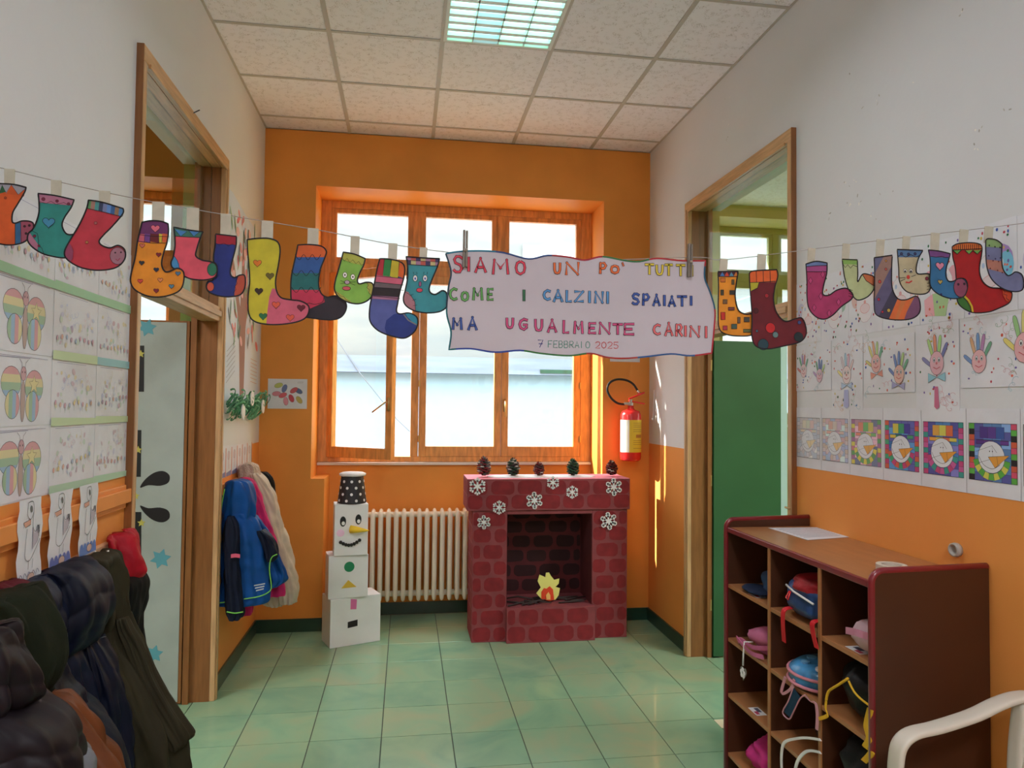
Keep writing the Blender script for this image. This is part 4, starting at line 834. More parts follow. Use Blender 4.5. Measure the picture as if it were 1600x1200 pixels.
# right wall: clown sheets with confetti
CONF = [(60, 90, 170), (40, 110, 70), (200, 80, 60), (200, 175, 70), (180, 60, 80), (110, 90, 160), (215, 110, 90)]
def clown(seed):
    def f(d):
        rr = random.Random(seed*13+5); U = d.U
        hair = [(190, 190, 220), (150, 190, 170), (215, 175, 165), (235, 190, 190), (225, 150, 165), (150, 110, 180), (180, 180, 210)][seed]
        for s in (-1, 1): d.ell(*U(.5+.28*s, .52), .028, .04, c_(*hair)); 
        d.ell(*U(.5, .42), .055, .075, c_(226, 222, 228), out=C(190, 150, 165), w=.0012)
        d.ell(*U(.5, .36), .03, .02, c_(228, 205, 210), out=C(215, 120, 120), w=.0015); d.ell(*U(.5, .45), .007, .008, c_(220, 140, 140))
        for s in (-1, 1): d.ell(*U(.5+.12*s, .55), .006, .009, c_(160, 185, 220))
        if seed == 4: d.poly([U(.1, .3), U(.3, .36), U(.35, .08), U(.12, .1)], c_(235, 160, 170)); d.poly([U(.3, .36), U(.7, .34), U(.6, .06), U(.35, .08)], c_(160, 200, 130))
        if seed == 5: d.ell(*U(.72, .55), .045, .055, c_(150, 110, 185)); d.ell(*U(.8, .5), .03, .045, c_(90, 180, 215)); d.ell(*U(.7, .54), .012, .02, c_(225, 225, 230))
        for k in range(46):
            u, v = .04+rr.random()*.92, .03+rr.random()*.94
            if (u-.5)**2+(v-.45)**2 < .045: continue
            d.ell(*U(u, v), .0032+rr.random()*.002, .004+rr.random()*.002, C(*rr.choice(CONF), 1.1), n=8); d.n -= 1
    return f
yb_ = [-2.075, -2.285, -2.485, -2.70, -2.905, -3.112, -3.322, -3.53]
desc = ['nearest the door', 'second from the door', 'third from the door', 'fourth from the door', 'fifth from the door', 'sixth from the door', 'farthest from the door']
for k in range(7):
    sheet('confetti_sheet', 'white sheet with a pale clown face among confetti dots, %s' % desc[k], 'drawing', 'confetti sheets on the right wall', 'r', W, -yb_[k]+.001, -yb_[k+1]-.002, 1.914 if k != 1 else 1.905, 2.20+.004*(k % 2), clown(k))
def hand(d, cx, cy, s, fc, palm, rot=0.0, tie=None):
    def T_(x, y): return Vector((cx+s*(x*math.cos(rot)-y*math.sin(rot)), cy+s*(x*math.sin(rot)+y*math.cos(rot))))
    def fin(x0, y0, ang, L, w, col):
        a = math.radians(ang); ux, uy = math.sin(a), math.cos(a); px, py = uy, -ux; pts = []
        for t, ww in ((0, .8), (.5, 1), (.85, .9), (1, .45)): pts.append((x0+ux*L*t+px*w*ww, y0+uy*L*t+py*w*ww))
        for t, ww in ((1, .45), (.85, .9), (.5, 1), (0, .8)): pts.append((x0+ux*L*t-px*w*ww, y0+uy*L*t-py*w*ww))
        pts = [T_(*p) for p in pts]; d.poly(pts, c_(*col)); d.line(pts, .0011, PEN)
    for (x, y, a, L), col in zip(((-.42, -.15, -55, .75), (-.3, .38, -20, .9), (-.08, .45, -4, 1.0), (.14, .43, 8, .95), (.36, .25, 28, .8)), fc): fin(x, y, a, L, .11, col)
    pts = [T_(.48*math.cos(t), .62*math.sin(t)-.05) for t in [2*PI*k/16 for k in range(16)]]; d.poly(pts, c_(*palm)); d.line(pts, .0013, PEN, True)
    for k in (-1, 1): p = T_(.17*k, .12); d.ell(p.x, p.y, .09*s, .13*s, c_(225, 225, 225), out=PEN, w=.001); d.ell(p.x, p.y-.02*s, .04*s, .07*s, C(40, 40, 60))
    p = T_(0, -.06); d.ell(p.x, p.y, .07*s, .07*s, c_(200, 90, 100)); d.line([T_(-.24, -.25), T_(0, -.36), T_(.24, -.25)], .0022, C(190, 50, 70))
    if tie: 
        d.poly([T_(0, -.78), T_(-.6, -.55), T_(-.6, -1.05)], c_(*tie)); d.poly([T_(0, -.78), T_(.6, -1.02), T_(.6, -.55)], c_(*tie)); d.line([T_(0, -.78), T_(-.6, -.55), T_(-.6, -1.05), T_(0, -.78), T_(.6, -1.02), T_(.6, -.55), T_(0, -.78)], .0012, PEN)
FC = [(90, 120, 190), (215, 150, 110), (110, 170, 215), (160, 130, 190), (90, 160, 120), (215, 200, 110), (205, 110, 110), (170, 205, 120)]
def hands(seed):
    def f(d):
        rr = random.Random(seed+31); U = d.U; pk = lambda: [rr.choice(FC) for _ in range(5)]
        for k in range(26): d.ell(*U(rr.random()*.94+.03, rr.random()*.94+.03), .0025+rr.random()*.003, .003+rr.random()*.003, C(*rr.choice(CONF), 1.1), n=8); d.n -= 1
        d.n += 2
        for k in range(6 if seed in (2, 0) else 11): squiggle(d, .1+rr.random()*.8, (.1 if k % 2 else .85)+rr.random()*.08, .022, c_(*rr.choice([(200, 150, 110), (110, 170, 190), (205, 130, 140), (120, 160, 130)])), seed*17+k)
        if seed == 0: hand(d, *U(.24, .45), .052, pk(), (222, 190, 195), .05); hand(d, *U(.7, .32), .050, pk(), (215, 175, 190), -.05)
        if seed == 1: hand(d, *U(.5, .5), .062, [(225, 215, 130), (205, 190, 200), (150, 195, 220), (215, 170, 190), (220, 190, 190)], (228, 205, 205), 0, (170, 195, 225)); d.poly([U(.42, .28), U(.55, .28), U(.58, .05), U(.5, .02), U(.4, .05)], c_(165, 170, 220))
        if seed == 2: hand(d, *U(.26, .55), .060, pk(), (222, 165, 160), .1, (215, 130, 110)); hand(d, *U(.72, .33), .058, pk(), (222, 175, 160), -.1, (150, 150, 200))
        if seed == 3: hand(d, *U(.5, .55), .068, [(110, 110, 170), (160, 205, 110), (215, 125, 90), (150, 210, 110), (90, 95, 160)], (222, 165, 180), 0, (130, 195, 215)); d.poly([U(.45, .27), U(.53, .27), U(.56, .04), U(.5, .01), U(.44, .04)], c_(190, 80, 120))
        if seed == 4: hand(d, *U(.25, .40), .062, [(90, 130, 190), (215, 160, 110), (90, 140, 200), (170, 110, 170), (80, 150, 110)], (225, 165, 170), -.05); hand(d, *U(.82, .55), .075, [(225, 205, 90), (130, 190, 110), (215, 205, 110), (90, 150, 200), (220, 120, 100)], (225, 160, 165), -.1)
    return f
for k, (a, b, z0, z1, ds) in enumerate(((-2.075, -2.36, 1.69, 1.905, 'two small pastel hands, nearest the door'), (-2.366, -2.578, 1.603, 1.905, 'one hand face over a pale blue bow'), (-2.585, -2.877, 1.67, 1.89, 'two hand faces with bow ties'),
                                     (-2.885, -3.088, 1.605, 1.912, 'one hand face with a long pink tie'), (-3.097, -3.40, 1.68, 1.90, 'two bright fingered hand faces, farthest from the door'))):
    sheet('hand_sheet', 'white sheet with %s' % ds, 'drawing', 'handprint clown sheets on the right wall', 'r', W-.0012, -a, -b, z0, z1, hands(k))
def snowman(k):
    sat = [.15, .35, .6, 1, 1, 1, .8][k]
    sets = [[(190, 200, 215), (200, 195, 200)], [(170, 190, 215), (205, 180, 190)], [(190, 150, 170), (120, 130, 160)], [(50, 110, 170), (100, 100, 175)], [(85, 85, 160), (80, 130, 190)], [(90, 130, 185), (85, 90, 160)], [(90, 130, 190), (60, 60, 140)]][k]
    bord = [[(190, 200, 215), (200, 195, 200), (210, 210, 220)], [(205, 190, 180), (180, 190, 220), (210, 200, 205)], [(215, 205, 100), (165, 120, 160), (110, 165, 110), (200, 130, 140)], [(205, 95, 70), (190, 70, 120), (70, 160, 120)], [(190, 70, 120), (60, 150, 140), (195, 90, 150)], [(30, 30, 35), (90, 170, 70), (210, 80, 110), (200, 90, 60)], [(60, 60, 70), (200, 110, 90), (110, 170, 90)]][k]
    def f(d):
        rr = random.Random(k+3); U = lambda u, v: d.U(.05+.90*u, .17+.66*v)
        LN = C(50, 45, 60) if k > 2 else C(110, 115, 140)
        rect = lambda u0, u1, v0, v1, col: d.poly([U(u0, v0), U(u1, v0), U(u1, v1), U(u0, v1)], C(*col, 1.1))
        def base():
            n0 = d.n
            for i in range(10):
                for s in (0, 1):
                    rect(.88*s, .12+.88*s, i/10, (i+1)/10, bord[(i+s) % len(bord)]); d.n = n0
            for i in range(4):
                for j in range(7): rect(.12+.19*i, .12+.19*(i+1), j/7, (j+1)/7, sets[(i*3+j*2+rr.randint(0, 1)) % 2] if rr.random() < .75 else tuple(min(255, q+45) for q in sets[0])); d.n = n0
            d.n = n0+2
        base()
        for i in range(1, 10): 
            for s in (0, 1): d.line([U(.88*s, i/10), U(.12+.88*s, i/10)], .0010, LN); d.n -= 1
        for u in (.12, .31, .5, .69, .88): d.line([U(u, 0), U(u, 1)], .0010, LN); d.n -= 1
        for j in range(1, 7): d.line([U(.12, j/7), U(.88, j/7)], .0009, LN); d.n -= 1
        d.n += 2
        hat = [[(210, 205, 190), (200, 205, 190), (215, 190, 190)], [(215, 180, 170), (205, 195, 190), (200, 180, 200)], [(215, 140, 120), (120, 180, 120), (200, 190, 110)], [(205, 190, 80), (60, 150, 110), (70, 60, 150)], [(215, 160, 70), (205, 200, 90), (210, 110, 70)], [(75, 50, 130), (90, 60, 140), (60, 90, 160)], [(75, 50, 130), (90, 60, 140), (60, 90, 160)]][k]
        for i in range(3): rect(.24+.17*i, .24+.17*(i+1), .74, .94, hat[i]); d.line([U(.24+.17*i, .74), U(.24+.17*i, .94), U(.24+.17*(i+1), .94), U(.24+.17*(i+1), .74)], .0010, LN)
        br = [hat[0], hat[1], hat[2], hat[1]]
        for i in range(4): rect(.16+.17*i, .16+.17*(i+1), .64, .71, [(min(255, c[0]+10), c[1], c[2]) for c in br][i])
        d.line([U(.16, .64), U(.84, .64), U(.84, .71), U(.16, .71), U(.16, .64)], .0013, LN)
        cx, cy = U(.48, .42); R1 = .052
        # scarf ring of coloured blocks, then the white head
        for i in range(9):
            a0, a1 = PI*(1.05+.1*i), PI*(1.05+.1*(i+1)); rr0, rr1 = R1*1.02, R1*1.42
            d.poly([Vector((cx+r_*math.cos(a), cy+r_*math.sin(a))) for r_, a in ((rr0, a0), (rr1, a0), (rr1, a1), (rr0, a1))], C(*bord[(i*2) % len(bord)] if k not in (5,) else [(90, 170, 70), (205, 205, 90)][i % 2], 1.1)); d.n -= 1
        d.n += 1
        for i in range(10):
            a = PI*(1.05+.1*i); d.line([Vector((cx+R1*1.02*math.cos(a), cy+R1*1.02*math.sin(a))), Vector((cx+R1*1.42*math.cos(a), cy+R1*1.42*math.sin(a)))], .001, LN); d.n -= 1
        d.ell(cx, cy, R1, R1*.98, C(215, 218, 225, 1.1), out=LN, w=.0013, n=22)
        d.line(catm([U(.22, .42), U(.32, .28), U(.5, .22), U(.66, .3)], 4), .0014, LN); d.line([U(.15, .5), U(.5, .62), U(.52, .4), U(.2, .3)], .001, LN); d.line([U(.5, .62), U(.6, .5)], .001, LN)
        d.poly([U(.42, .42), U(.85, .47), U(.56, .24)], C(*[(220, 205, 170), (220, 190, 140), (215, 165, 90), (215, 150, 60), (215, 150, 60), (215, 150, 60), (215, 150, 60)][k], 1.15)); d.line([U(.42, .42), U(.85, .47), U(.56, .24), U(.42, .42)], .0013, LN); d.line([U(.6, .43), U(.62, .29)], .001, LN)
        for s in (0, 1): d.ell(*U(.45+.06*s, .52), .0018, .0025, C(30, 30, 30))
        d.line([U(0, 0), U(1, 0), U(1, 1), U(0, 1), U(0, 0)], .0018, C(35, 30, 45))
    return f
yc = [-2.075, -2.283, -2.49, -2.70, -2.907, -3.115, -3.325, -3.53]
sd_ = ['palest, almost uncoloured mosaic', 'lightly tinted mosaic', 'yellow and mauve edged mosaic', 'red-nosed-bright blue mosaic', 'pink-edged blue mosaic', 'black and green edged mosaic', 'mosaic cut by the photo edge']
sd_[3] = 'blue mosaic with red side blocks'
for k in range(7):
    sheet('snowman_sheet', 'white sheet of a stained-glass style snowman, %s' % sd_[k], 'drawing', 'snowman mosaics along the right wall', 'r', W-.0008, -yc[k]+.0015, -yc[k+1]-.0015, 1.333, 1.612, snowman(k), shear=0)

# tree poster on the left wall beyond the door, with curled green ribbon
tp = D('l', 0.0); rr = random.Random(4)
pts = [(-1.06, 1.62), (-.6, 1.60), (-.10, 1.62), (-.05, 1.95), (-.06, 2.3), (-.10, 2.62), (-.3, 2.78), (-.6, 2.80), (-.9, 2.84), (-1.08, 2.83), (-1.075, 2.3), (-1.07, 1.9)]
o = build('tree_poster', G().prism([tp.pt(p, .001) for p in pts], (.0012, 0, 0)), mat('bluish_paper', (.64, .74, .92), .7, bump=.4, bscale=14, bdist=.006)); tagp(o, 'tall wavy-edged paper poster of a blossoming tree between doorway and corner', 'poster')
dd = D('l', .002); BR = c_(135, 85, 75)
dd.poly([Vector(p) for p in ((-.62, 1.62), (-.52, 1.62), (-.50, 2.1), (-.38, 2.35), (-.25, 2.55), (-.33, 2.52), (-.5, 2.3), (-.56, 2.45), (-.62, 2.70), (-.64, 2.4), (-.66, 2.2), (-.82, 2.42), (-.95, 2.55), (-.85, 2.35), (-.68, 2.08))], BR)
for k in range(75):
    y, z = -.98+rr.random()*.85, 1.98+rr.random()*.78
    if rr.random() < .5: dd.ell(y, z, .028+rr.random()*.02, .014+rr.random()*.014, c_(*rr.choice([(215, 120, 130), (210, 95, 110), (225, 170, 175)])), rr.random()*3)
    else: dd.ell(y, z, .04+rr.random()*.03, .010, c_(*rr.choice([(60, 125, 90), (40, 100, 80), (120, 165, 110), (70, 80, 85)])), 1+rr.random()*1.2)
    if k % 30 == 0: dd.n += 1
for k in range(7): dd.line([Vector((-.98, 1.72+.03*k)), Vector((-.78, 1.80+.03*k))], .003, C(120, 125, 150)); dd.line([Vector((-.35, 1.75+.025*k)), Vector((-.15, 1.74+.025*k))], .0025, C(190, 120, 120))
build('drawing', dd.g, M_ink, o)
g = G()
for k in range(120):
    y = -1.05+rr.random()*1.0; z = 1.54+rr.random()*.11; r = .022+rr.random()*.03; x = .03+rr.random()*.03; a = rr.random()*6
    g.tube([(x+r*.6*math.cos(t+a), y+r*.5*math.sin(a)+r*math.sin(t)*.8, z+r*math.cos(t*.8+a)) for t in [i*.55 for i in range(9)]], .006, 5, c_(*rr.choice([(60, 150, 100), (40, 120, 80), (100, 180, 130)])), flat=.4)
build('ribbon_fringe', g, M_ink, o, kind='stuff')
for y, z in ((-.86, 1.555), (-.62, 1.635), (-.28, 1.585)): build('paper_button', G().lathe([(0, 0), (.045, 0), (.045, .006), (.036, .008), (0, .006)], (.075, y, z), 20, 'x'), M_white, o)
# strips of photographs lower on the wall
dd = D('l', .002); o = build('photo_strips', G().prism([(.0005, -1.06, 1.175), (.0005, -.22, 1.195), (.0005, -.22, 1.335), (.0005, -1.06, 1.365)], (.0012, 0, 0)), M_paper); tagp(o, 'row of narrow orange-edged picture strips low on wall above blue jacket', 'drawing')
for k in range(6):
    y0 = -1.05+k*.138; dd.poly([Vector((y0+.115, 1.18)), Vector((y0+.13, 1.18)), Vector((y0+.13, 1.345)), Vector((y0+.115, 1.345))], c_(210, 110, 80)); dd.n -= 1
    dd.poly([Vector((y0, 1.18)), Vector((y0+.115, 1.18)), Vector((y0+.115, 1.21)), Vector((y0, 1.20))], c_(110, 110, 165)); dd.n -= 1
    dd.ell(y0+.05, 1.30, .025, .025, c_(200, 180, 190), out=PEN); dd.line([Vector((y0+.05, 1.28)), Vector((y0+.06, 1.22))], .006, c_(200, 90, 100))
build('drawing', dd.g, M_ink, o)
# picture on the back wall
def flower(d):
    U = d.U; rr = random.Random(9)
    for u, v, col, a in ((.38, .45, (200, 60, 75), .4), (.6, .35, (190, 40, 60), 2.0), (.42, .68, (70, 90, 150), 1.2), (.27, .78, (175, 185, 80), .3), (.78, .6, (60, 80, 130), 2.6), (.8, .3, (190, 170, 70), 2.2), (.22, .5, (200, 110, 130), .1), (.66, .62, (190, 60, 70), .6), (.46, .25, (210, 120, 140), 1.7)):
        d.ell(*U(u, v), .030, .017, c_(*col), a, out=PEN, w=.001)
    for k in range(5): d.line([U(.75+.03*k, .85), U(.78+.03*k, .92)], .001, PEN)
sheet('flower_picture', 'small white picture of a red and blue butterfly flower on orange wall', 'picture', None, 'b', 0.0, .055, .325, 1.57, 1.782, flower)
def sgn(d):
    for k in range(3): d.line([d.U(.15, .2+.22*k), d.U(.85, .2+.22*k)], .004, C(120, 120, 115))
    d.ell(*d.U(.12, .3), .012, .012, C(90, 90, 90))
sheet('wall_notice', 'small white notice on back wall just below the banner', 'sign', None, 'b', 0.0, 2.555, 2.79, 1.952, 2.10, sgn, thick=.003)

# scuffs, stub and hooks on the right wall
g = G(); rr = random.Random(12); d = D('r', W)
for x, y, n_ in ((1328, 113, 2), (1370, 155, 5), (1432, 123, 2), (1342, 162, 2), (1574, 170, 3), (1530, 200, 6), (1528, 232, 5), (1322, 285, 5), (1340, 280, 3), (1328, 320, 6), (1343, 312, 5), (1295, 338, 5), (1378, 299, 2), (1395, 296, 2), (1366, 340, 3), (1502, 18, 5), (1134, 190, 4), (1137, 215, 4), (1137, 155, 3)):
    for k in range((n_+1)//2):
        c = d.px(x+rr.uniform(-6, 6), y+rr.uniform(-7, 7)); a = rr.random()*3; col = C(*rr.choice([(150, 148, 142), (168, 165, 160), (215, 212, 205)]), 1.3)
        d.ell(c.x, c.y, .003+rr.random()*.006, .0015+rr.random()*.002, col, a, n=7); d.n = 0
build('plaster_scuffs', d.g, M_ink, wr, kind='stuff')
q = P(1497, 859, 0, W)
r = thing('pipe_stub', 'round grey pipe stub poking from orange wall above the shelf', 'pipe', q)
build('collar', G().lathe([(.0, 0), (.022, 0), (.024, -.01), (.022, -.02), (.016, -.02), (.014, -.006), (0, -.004)], q, 24, 'x'), mat('grey_plastic', (.42, .40, .36), .5), r, smooth=True)
q = P(1243, 797, 0, W)
r = thing('door_latch', 'small metal latch at waist height beside the right door casing', 'latch', q)
build('plate', G().box(q.x-.004, q.x, q.y-.012, q.y+.012, q.z-.04, q.z+.03), M_metal, r); build('bolt', G().tube([(q.x-.01, q.y, q.z+.01), (q.x-.03, q.y+.002, q.z+.008), (q.x-.03, q.y+.04, q.z+.008)], .005, 8), M_brass, r)
q = P(1022, 655, 0, W)
tagp(build('wall_hook', G().tube([(q.x-.001, q.y, q.z+.22), (q.x-.004, q.y, q.z+.12), (q.x-.006, q.y+.004, q.z+.03), (q.x-.012, q.y+.004, q.z+.0)], .003, 6).lathe([(0, -.01), (.008, -.006), (.008, .006), (0, .01)], (q.x-.012, q.y+.004, q.z), 10), M_white, smooth=True), 'small white pull hanging on the wall right of the fire extinguisher', 'hook')
q = P(268, 178, 0, 0.0); a = P(310, 173, 0, 0.0)
tagp(build('wire', G().tube([P(294, 181, 0, .001), P(299, 178, 0, .02), P(312, 172, 0, .05)], .0025, 6), M_black), 'short dark wire sticking out above the left doorway', 'wire')

# ------------------------------------------------------------------ door decoration (left leaf)
dd = D('b', -1.1992); X = lambda x, y: dd.px(x, y)
M_dp = M_ink
def deco(name, pts, col):
    d = D('b', -1.1992); d.n = 3; d.poly(pts, col); d.p = 'b'; build(name, d.g, M_ink, lf)
for y0, y1 in ((540, 612), (672, 745), (800, 1000)): deco('black_card_panel', [X(200, y0), X(225.5 if y0 < 600 else 221, y0), X(225 if y0 < 600 else 220, y1), X(200, y1)], C(22, 30, 32))
for x, y in ((220, 553), (216, 703), (212, 775), (221, 817)):
    d = D('b', -1.1992); d.n = 9; c = X(x, y); d.star(c.x, c.y, .022, C(190, 185, 90)); build('star', d.g, M_ink, lf)
for x, y, s in ((230, 512, .05), (251, 873, .055), (240, 1022, .05)):
    d = D('b', -1.1992); d.n = 6; c = X(x, y); d.star(c.x, c.y, s, C(90, 160, 175), n=6, inner=.55, rot=.3); build('blue_snowflake', d.g, M_ink, lf)
for s, y in ((1, 762), (-1, 790)):
    o_ = catm([X(*p) for p in ((219, y), (226, y-12*s), (240, y-23*s), (255, y-26*s), (265, y-19*s), (263, y-8*s), (250, y-3*s), (232, y-4*s))], 4, True)
    deco('black_card_petal', o_, C(18, 20, 26))

# ------------------------------------------------------------------ fire extinguisher
ex = thing('fire_extinguisher', 'red fire extinguisher with yellow label hanging on orange back wall', 'extinguisher', (2.70, -.10, 1.20))
bx_, by_ = 2.69, -.095
def ez(y): return P(983, y, 1, by_).z
z0, z1 = ez(720), ez(640); R = .078
build('cylinder', G().lathe([(0, z0), (R*.8, z0), (R*.97, z0+.012), (R, z0+.03), (R, z1-.04), (R*.85, z1-.012), (R*.4, z1), (.022, z1+.012), (.022, z1+.03), (0, z1+.03)], (bx_, by_, 0), 32), M_red, ex, smooth=True)
lb = G(); zl0, zl1 = ez(706), ez(656); n = 26
for i in range(n):
    a0, a1 = PI*1.0+PI*1.05*i/n, PI*1.0+PI*1.05*(i+1)/n; r_ = R+.0012
    lb.add([(bx_+r_*math.cos(a0), by_+r_*math.sin(a0), zl0), (bx_+r_*math.cos(a1), by_+r_*math.sin(a1), zl0), (bx_+r_*math.cos(a1), by_+r_*math.sin(a1), zl1), (bx_+r_*math.cos(a0), by_+r_*math.sin(a0), zl1)], [(0, 1, 2, 3)], (.75, .72, .66) if i < 9 else (.85, .60, .04))
    if i > 11:
        for t in (.9, .84, .78, .70, .64, .36, .3, .24, .12): lb.add([(bx_+(r_+.0006)*math.cos(a), by_+(r_+.0006)*math.sin(a), zl0+(zl1-zl0)*t+h) for a, h in ((a0, 0), (a1-.02, 0), (a1-.02, .003), (a0, .003))], [(0, 1, 2, 3)], (.35, .16, .03))
        if 14 <= i <= 19: lb.add([(bx_+(r_+.0007)*math.cos(a), by_+(r_+.0007)*math.sin(a), zl0+(zl1-zl0)*t) for a, t in ((a0, .44), (a1, .46), (a1, .56), (a0, .54))], [(0, 1, 2, 3)], (.55, .22, .03))
build('label', lb, M_ink, ex)
build('valve', G().lathe([(0, z1+.02), (.018, z1+.02), (.018, z1+.05), (.012, z1+.055), (.012, z1+.075), (0, z1+.075)], (bx_, by_, 0), 14).obox((bx_-.02, by_, z1+.045), ((1, 0, 0), (0, 1, 0), (0, 0, 1)), (.03, .009, .009)), M_metal, ex, smooth=False)
build('lever', G().obox((bx_+.045, by_, z1+.105), ((1, 0, .42), (0, 1, 0), (-.42, 0, 1)), (.065, .010, .006)), M_red, ex, bev=.002)
build('handle', G().obox((bx_+.045, by_, z1+.055), ((1, 0, -.18), (0, 1, 0), (.18, 0, 1)), (.062, .010, .005)), M_red, ex, bev=.002)
hp = [P(x, y, 1, by_+.01) for x, y in ((976, 632), (965, 630), (955, 622), (949, 610), (952, 599), (963, 593), (978, 594), (989, 600), (996, 610))]
build('hose', G().tube(catm(hp, 5), .0085, 10), M_black, ex, smooth=True)
build('nozzle', G().tube([hp[-1], P(999, 615, 1, by_+.01)], [.009, .012], 10), M_metal, ex, smooth=True)
build('bracket', G().box(bx_-.02, bx_+.02, by_+R*.5, -.001, z1-.05, z1-.02), M_metal, ex)

# ------------------------------------------------------------------ radiator
rd = thing('radiator', 'cream cast-iron column radiator under the window', 'radiator', (1.2, .2, .14))
ryc, zt, zb = .22, .825, .135; sec = None; x = .762; pitch = .0575
for k in range(18):
    xx = .735+pitch*k
    if sec is None:
        g = G()
        for yo in (-.055, .0, .055):
            g.rings([[Vector((xx+.0180*math.cos(a)*w, ryc+yo+.0185*math.sin(a)*w, z)) for a in [2*PI*i/12 for i in range(12)]] for z, w in ((zb+.01, .35), (zb+.02, .8), (zb+.05, 1), (zt-.05, 1), (zt-.02, .8), (zt-.008, .35))])
        for z in (zb+.055, zt-.045): g.obox((xx, ryc, z), ((1, 0, 0), (0, 1, 0), (0, 0, 1)), (.0145, .062, .022))
        g.lathe([(0, -pitch/2), (.021, -pitch/2), (.021, pitch/2), (0, pitch/2)], (xx, ryc, zt-.045), 14, 'x'); g.lathe([(0, -pitch/2), (.021, -pitch/2), (.021, pitch/2), (0, pitch/2)], (xx, ryc, zb+.055), 14, 'x')
        sec = build('radiator_section', g, M_rad, rd, smooth=True, bev=0); b0 = xx
    else: dup(sec, rd, (xx-b0, 0, 0))
build('pipe', G().tube([(.705, ryc, zb+.055), (.66, ryc, zb+.055), (.655, ryc, .1), (.655, ryc+.1, .02)], .010, 8), M_rad, rd, smooth=True)
build('foot', G().box(.80, .82, ryc-.03, ryc+.03, 0, zb+.03).box(1.55, 1.57, ryc-.03, ryc+.03, 0, zb+.03), M_rad, rd)

# ------------------------------------------------------------------ cardboard fireplace
fp = thing('cardboard_fireplace', 'cardboard fireplace painted as dark red bricks with paper snowflakes', 'fireplace', (2.03, -.23, 0))
M_mort = mat('mauve_mortar_paint', C(122, 56, 60, 1.3), .8, bump=.3, bscale=20, var=.12, vscale=12)
M_brick = mat('dark_red_brick_paint', C(114, 26, 32, 1.35), .8, bump=.2, bscale=30, var=.14, vscale=14)
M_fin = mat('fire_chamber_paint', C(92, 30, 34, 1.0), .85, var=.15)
FX0, FX1, FY, FB = 1.475, 2.585, -.385, -.06; OX0, OX1, OZ0, OZ1 = 1.722, 2.322, .235, .862
build('pillar', G().box(FX0+.01, OX0, FY, FB, 0, .89), M_mort, fp, bev=.003); build('pillar', G().box(OX1, FX1-.01, FY, FB, 0, .89), M_mort, fp, bev=.003)
build('mantel', G().box(1.445, FX1+.005, FY-.012, FB, .89, 1.105).box(OX0, OX1, FY, FB, OZ1, .89), M_mort, fp, bev=.003)
build('hearth_box', G().box(OX0-.003, 2.335, FY-.045, FB, 0, OZ0), M_mort, fp, bev=.003)
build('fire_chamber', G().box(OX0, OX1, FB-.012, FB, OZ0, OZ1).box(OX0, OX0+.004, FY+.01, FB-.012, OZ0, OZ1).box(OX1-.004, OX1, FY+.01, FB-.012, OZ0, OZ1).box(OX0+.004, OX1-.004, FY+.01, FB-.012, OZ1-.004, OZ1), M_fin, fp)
rr = random.Random(21)
def brick(x0, x1, z0, z1, y, m=M_brick):
    if x1-x0 < .02 or z1-z0 < .02: return
    x0 += rr.uniform(0, .004); x1 -= rr.uniform(0, .004); r = min(.030, (x1-x0)*.42, (z1-z0)*.42); pts = []
    for cx, cz, a0 in ((x1-r, z1-r, 0), (x0+r, z1-r, 90), (x0+r, z0+r, 180), (x1-r, z0+r, 270)):
        for t in (0, 30, 60, 90): a = math.radians(a0+t); pts.append((cx+r*math.cos(a), y, cz+r*math.sin(a)+rr.uniform(-.003, .003)))
    build('painted_brick', G().prism(pts[::-1], (0, -.0012, 0)), m, fp)
def course(x0, x1, z0, z1, y, off, m=M_brick, bw=.145, gp=.020):
    x = x0-off
    while x < x1:
        w = bw*rr.uniform(.85, 1.15); a, b = max(x, x0+.004), min(x+w, x1-.004)
        brick(a, b, z0+.006, z1-.006, y, m); x += w+gp
ch = .111
for k, z in enumerate((.99, .893)): course(1.445, FX1+.005, z+.004, z+.108, FY-.0122, .07*(k % 2), M_brick, .155)
for k in range(8):
    z = .003+k*ch
    course(FX0+.01, OX0, z, z+ch-.008, FY-.0002, .09*(k % 2)); course(OX1, FX1-.01, z, z+ch-.008, FY-.0002, .06+.08*(k % 2))
for k in range(2): course(OX0, 2.33, .004+k*.115, .115+k*.115, FY-.0452, .02+.07*k)
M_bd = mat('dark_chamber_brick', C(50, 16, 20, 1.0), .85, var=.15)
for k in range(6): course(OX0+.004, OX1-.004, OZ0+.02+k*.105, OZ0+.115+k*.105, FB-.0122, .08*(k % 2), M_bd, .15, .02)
# left side bricks
for k in range(8):
    z = .006+k*ch; y = FY+.004-(.07 if k % 2 else 0)
    while y < FB:
        a, b = max(y, FY+.004), min(y+.14, FB-.004)
        if b-a > .02: build('painted_brick', G().box(FX0+.0088, FX0+.01, a, b, z+.004, z+ch-.014), M_brick, fp)
        y += .155
for a, b in ((FY+.0, FY+.13), (FY+.15, FB-.01)):
    for z in (.90, 1.0): build('painted_brick', G().box(1.4438, 1.445, a, b, z, z+.09), M_brick, fp)
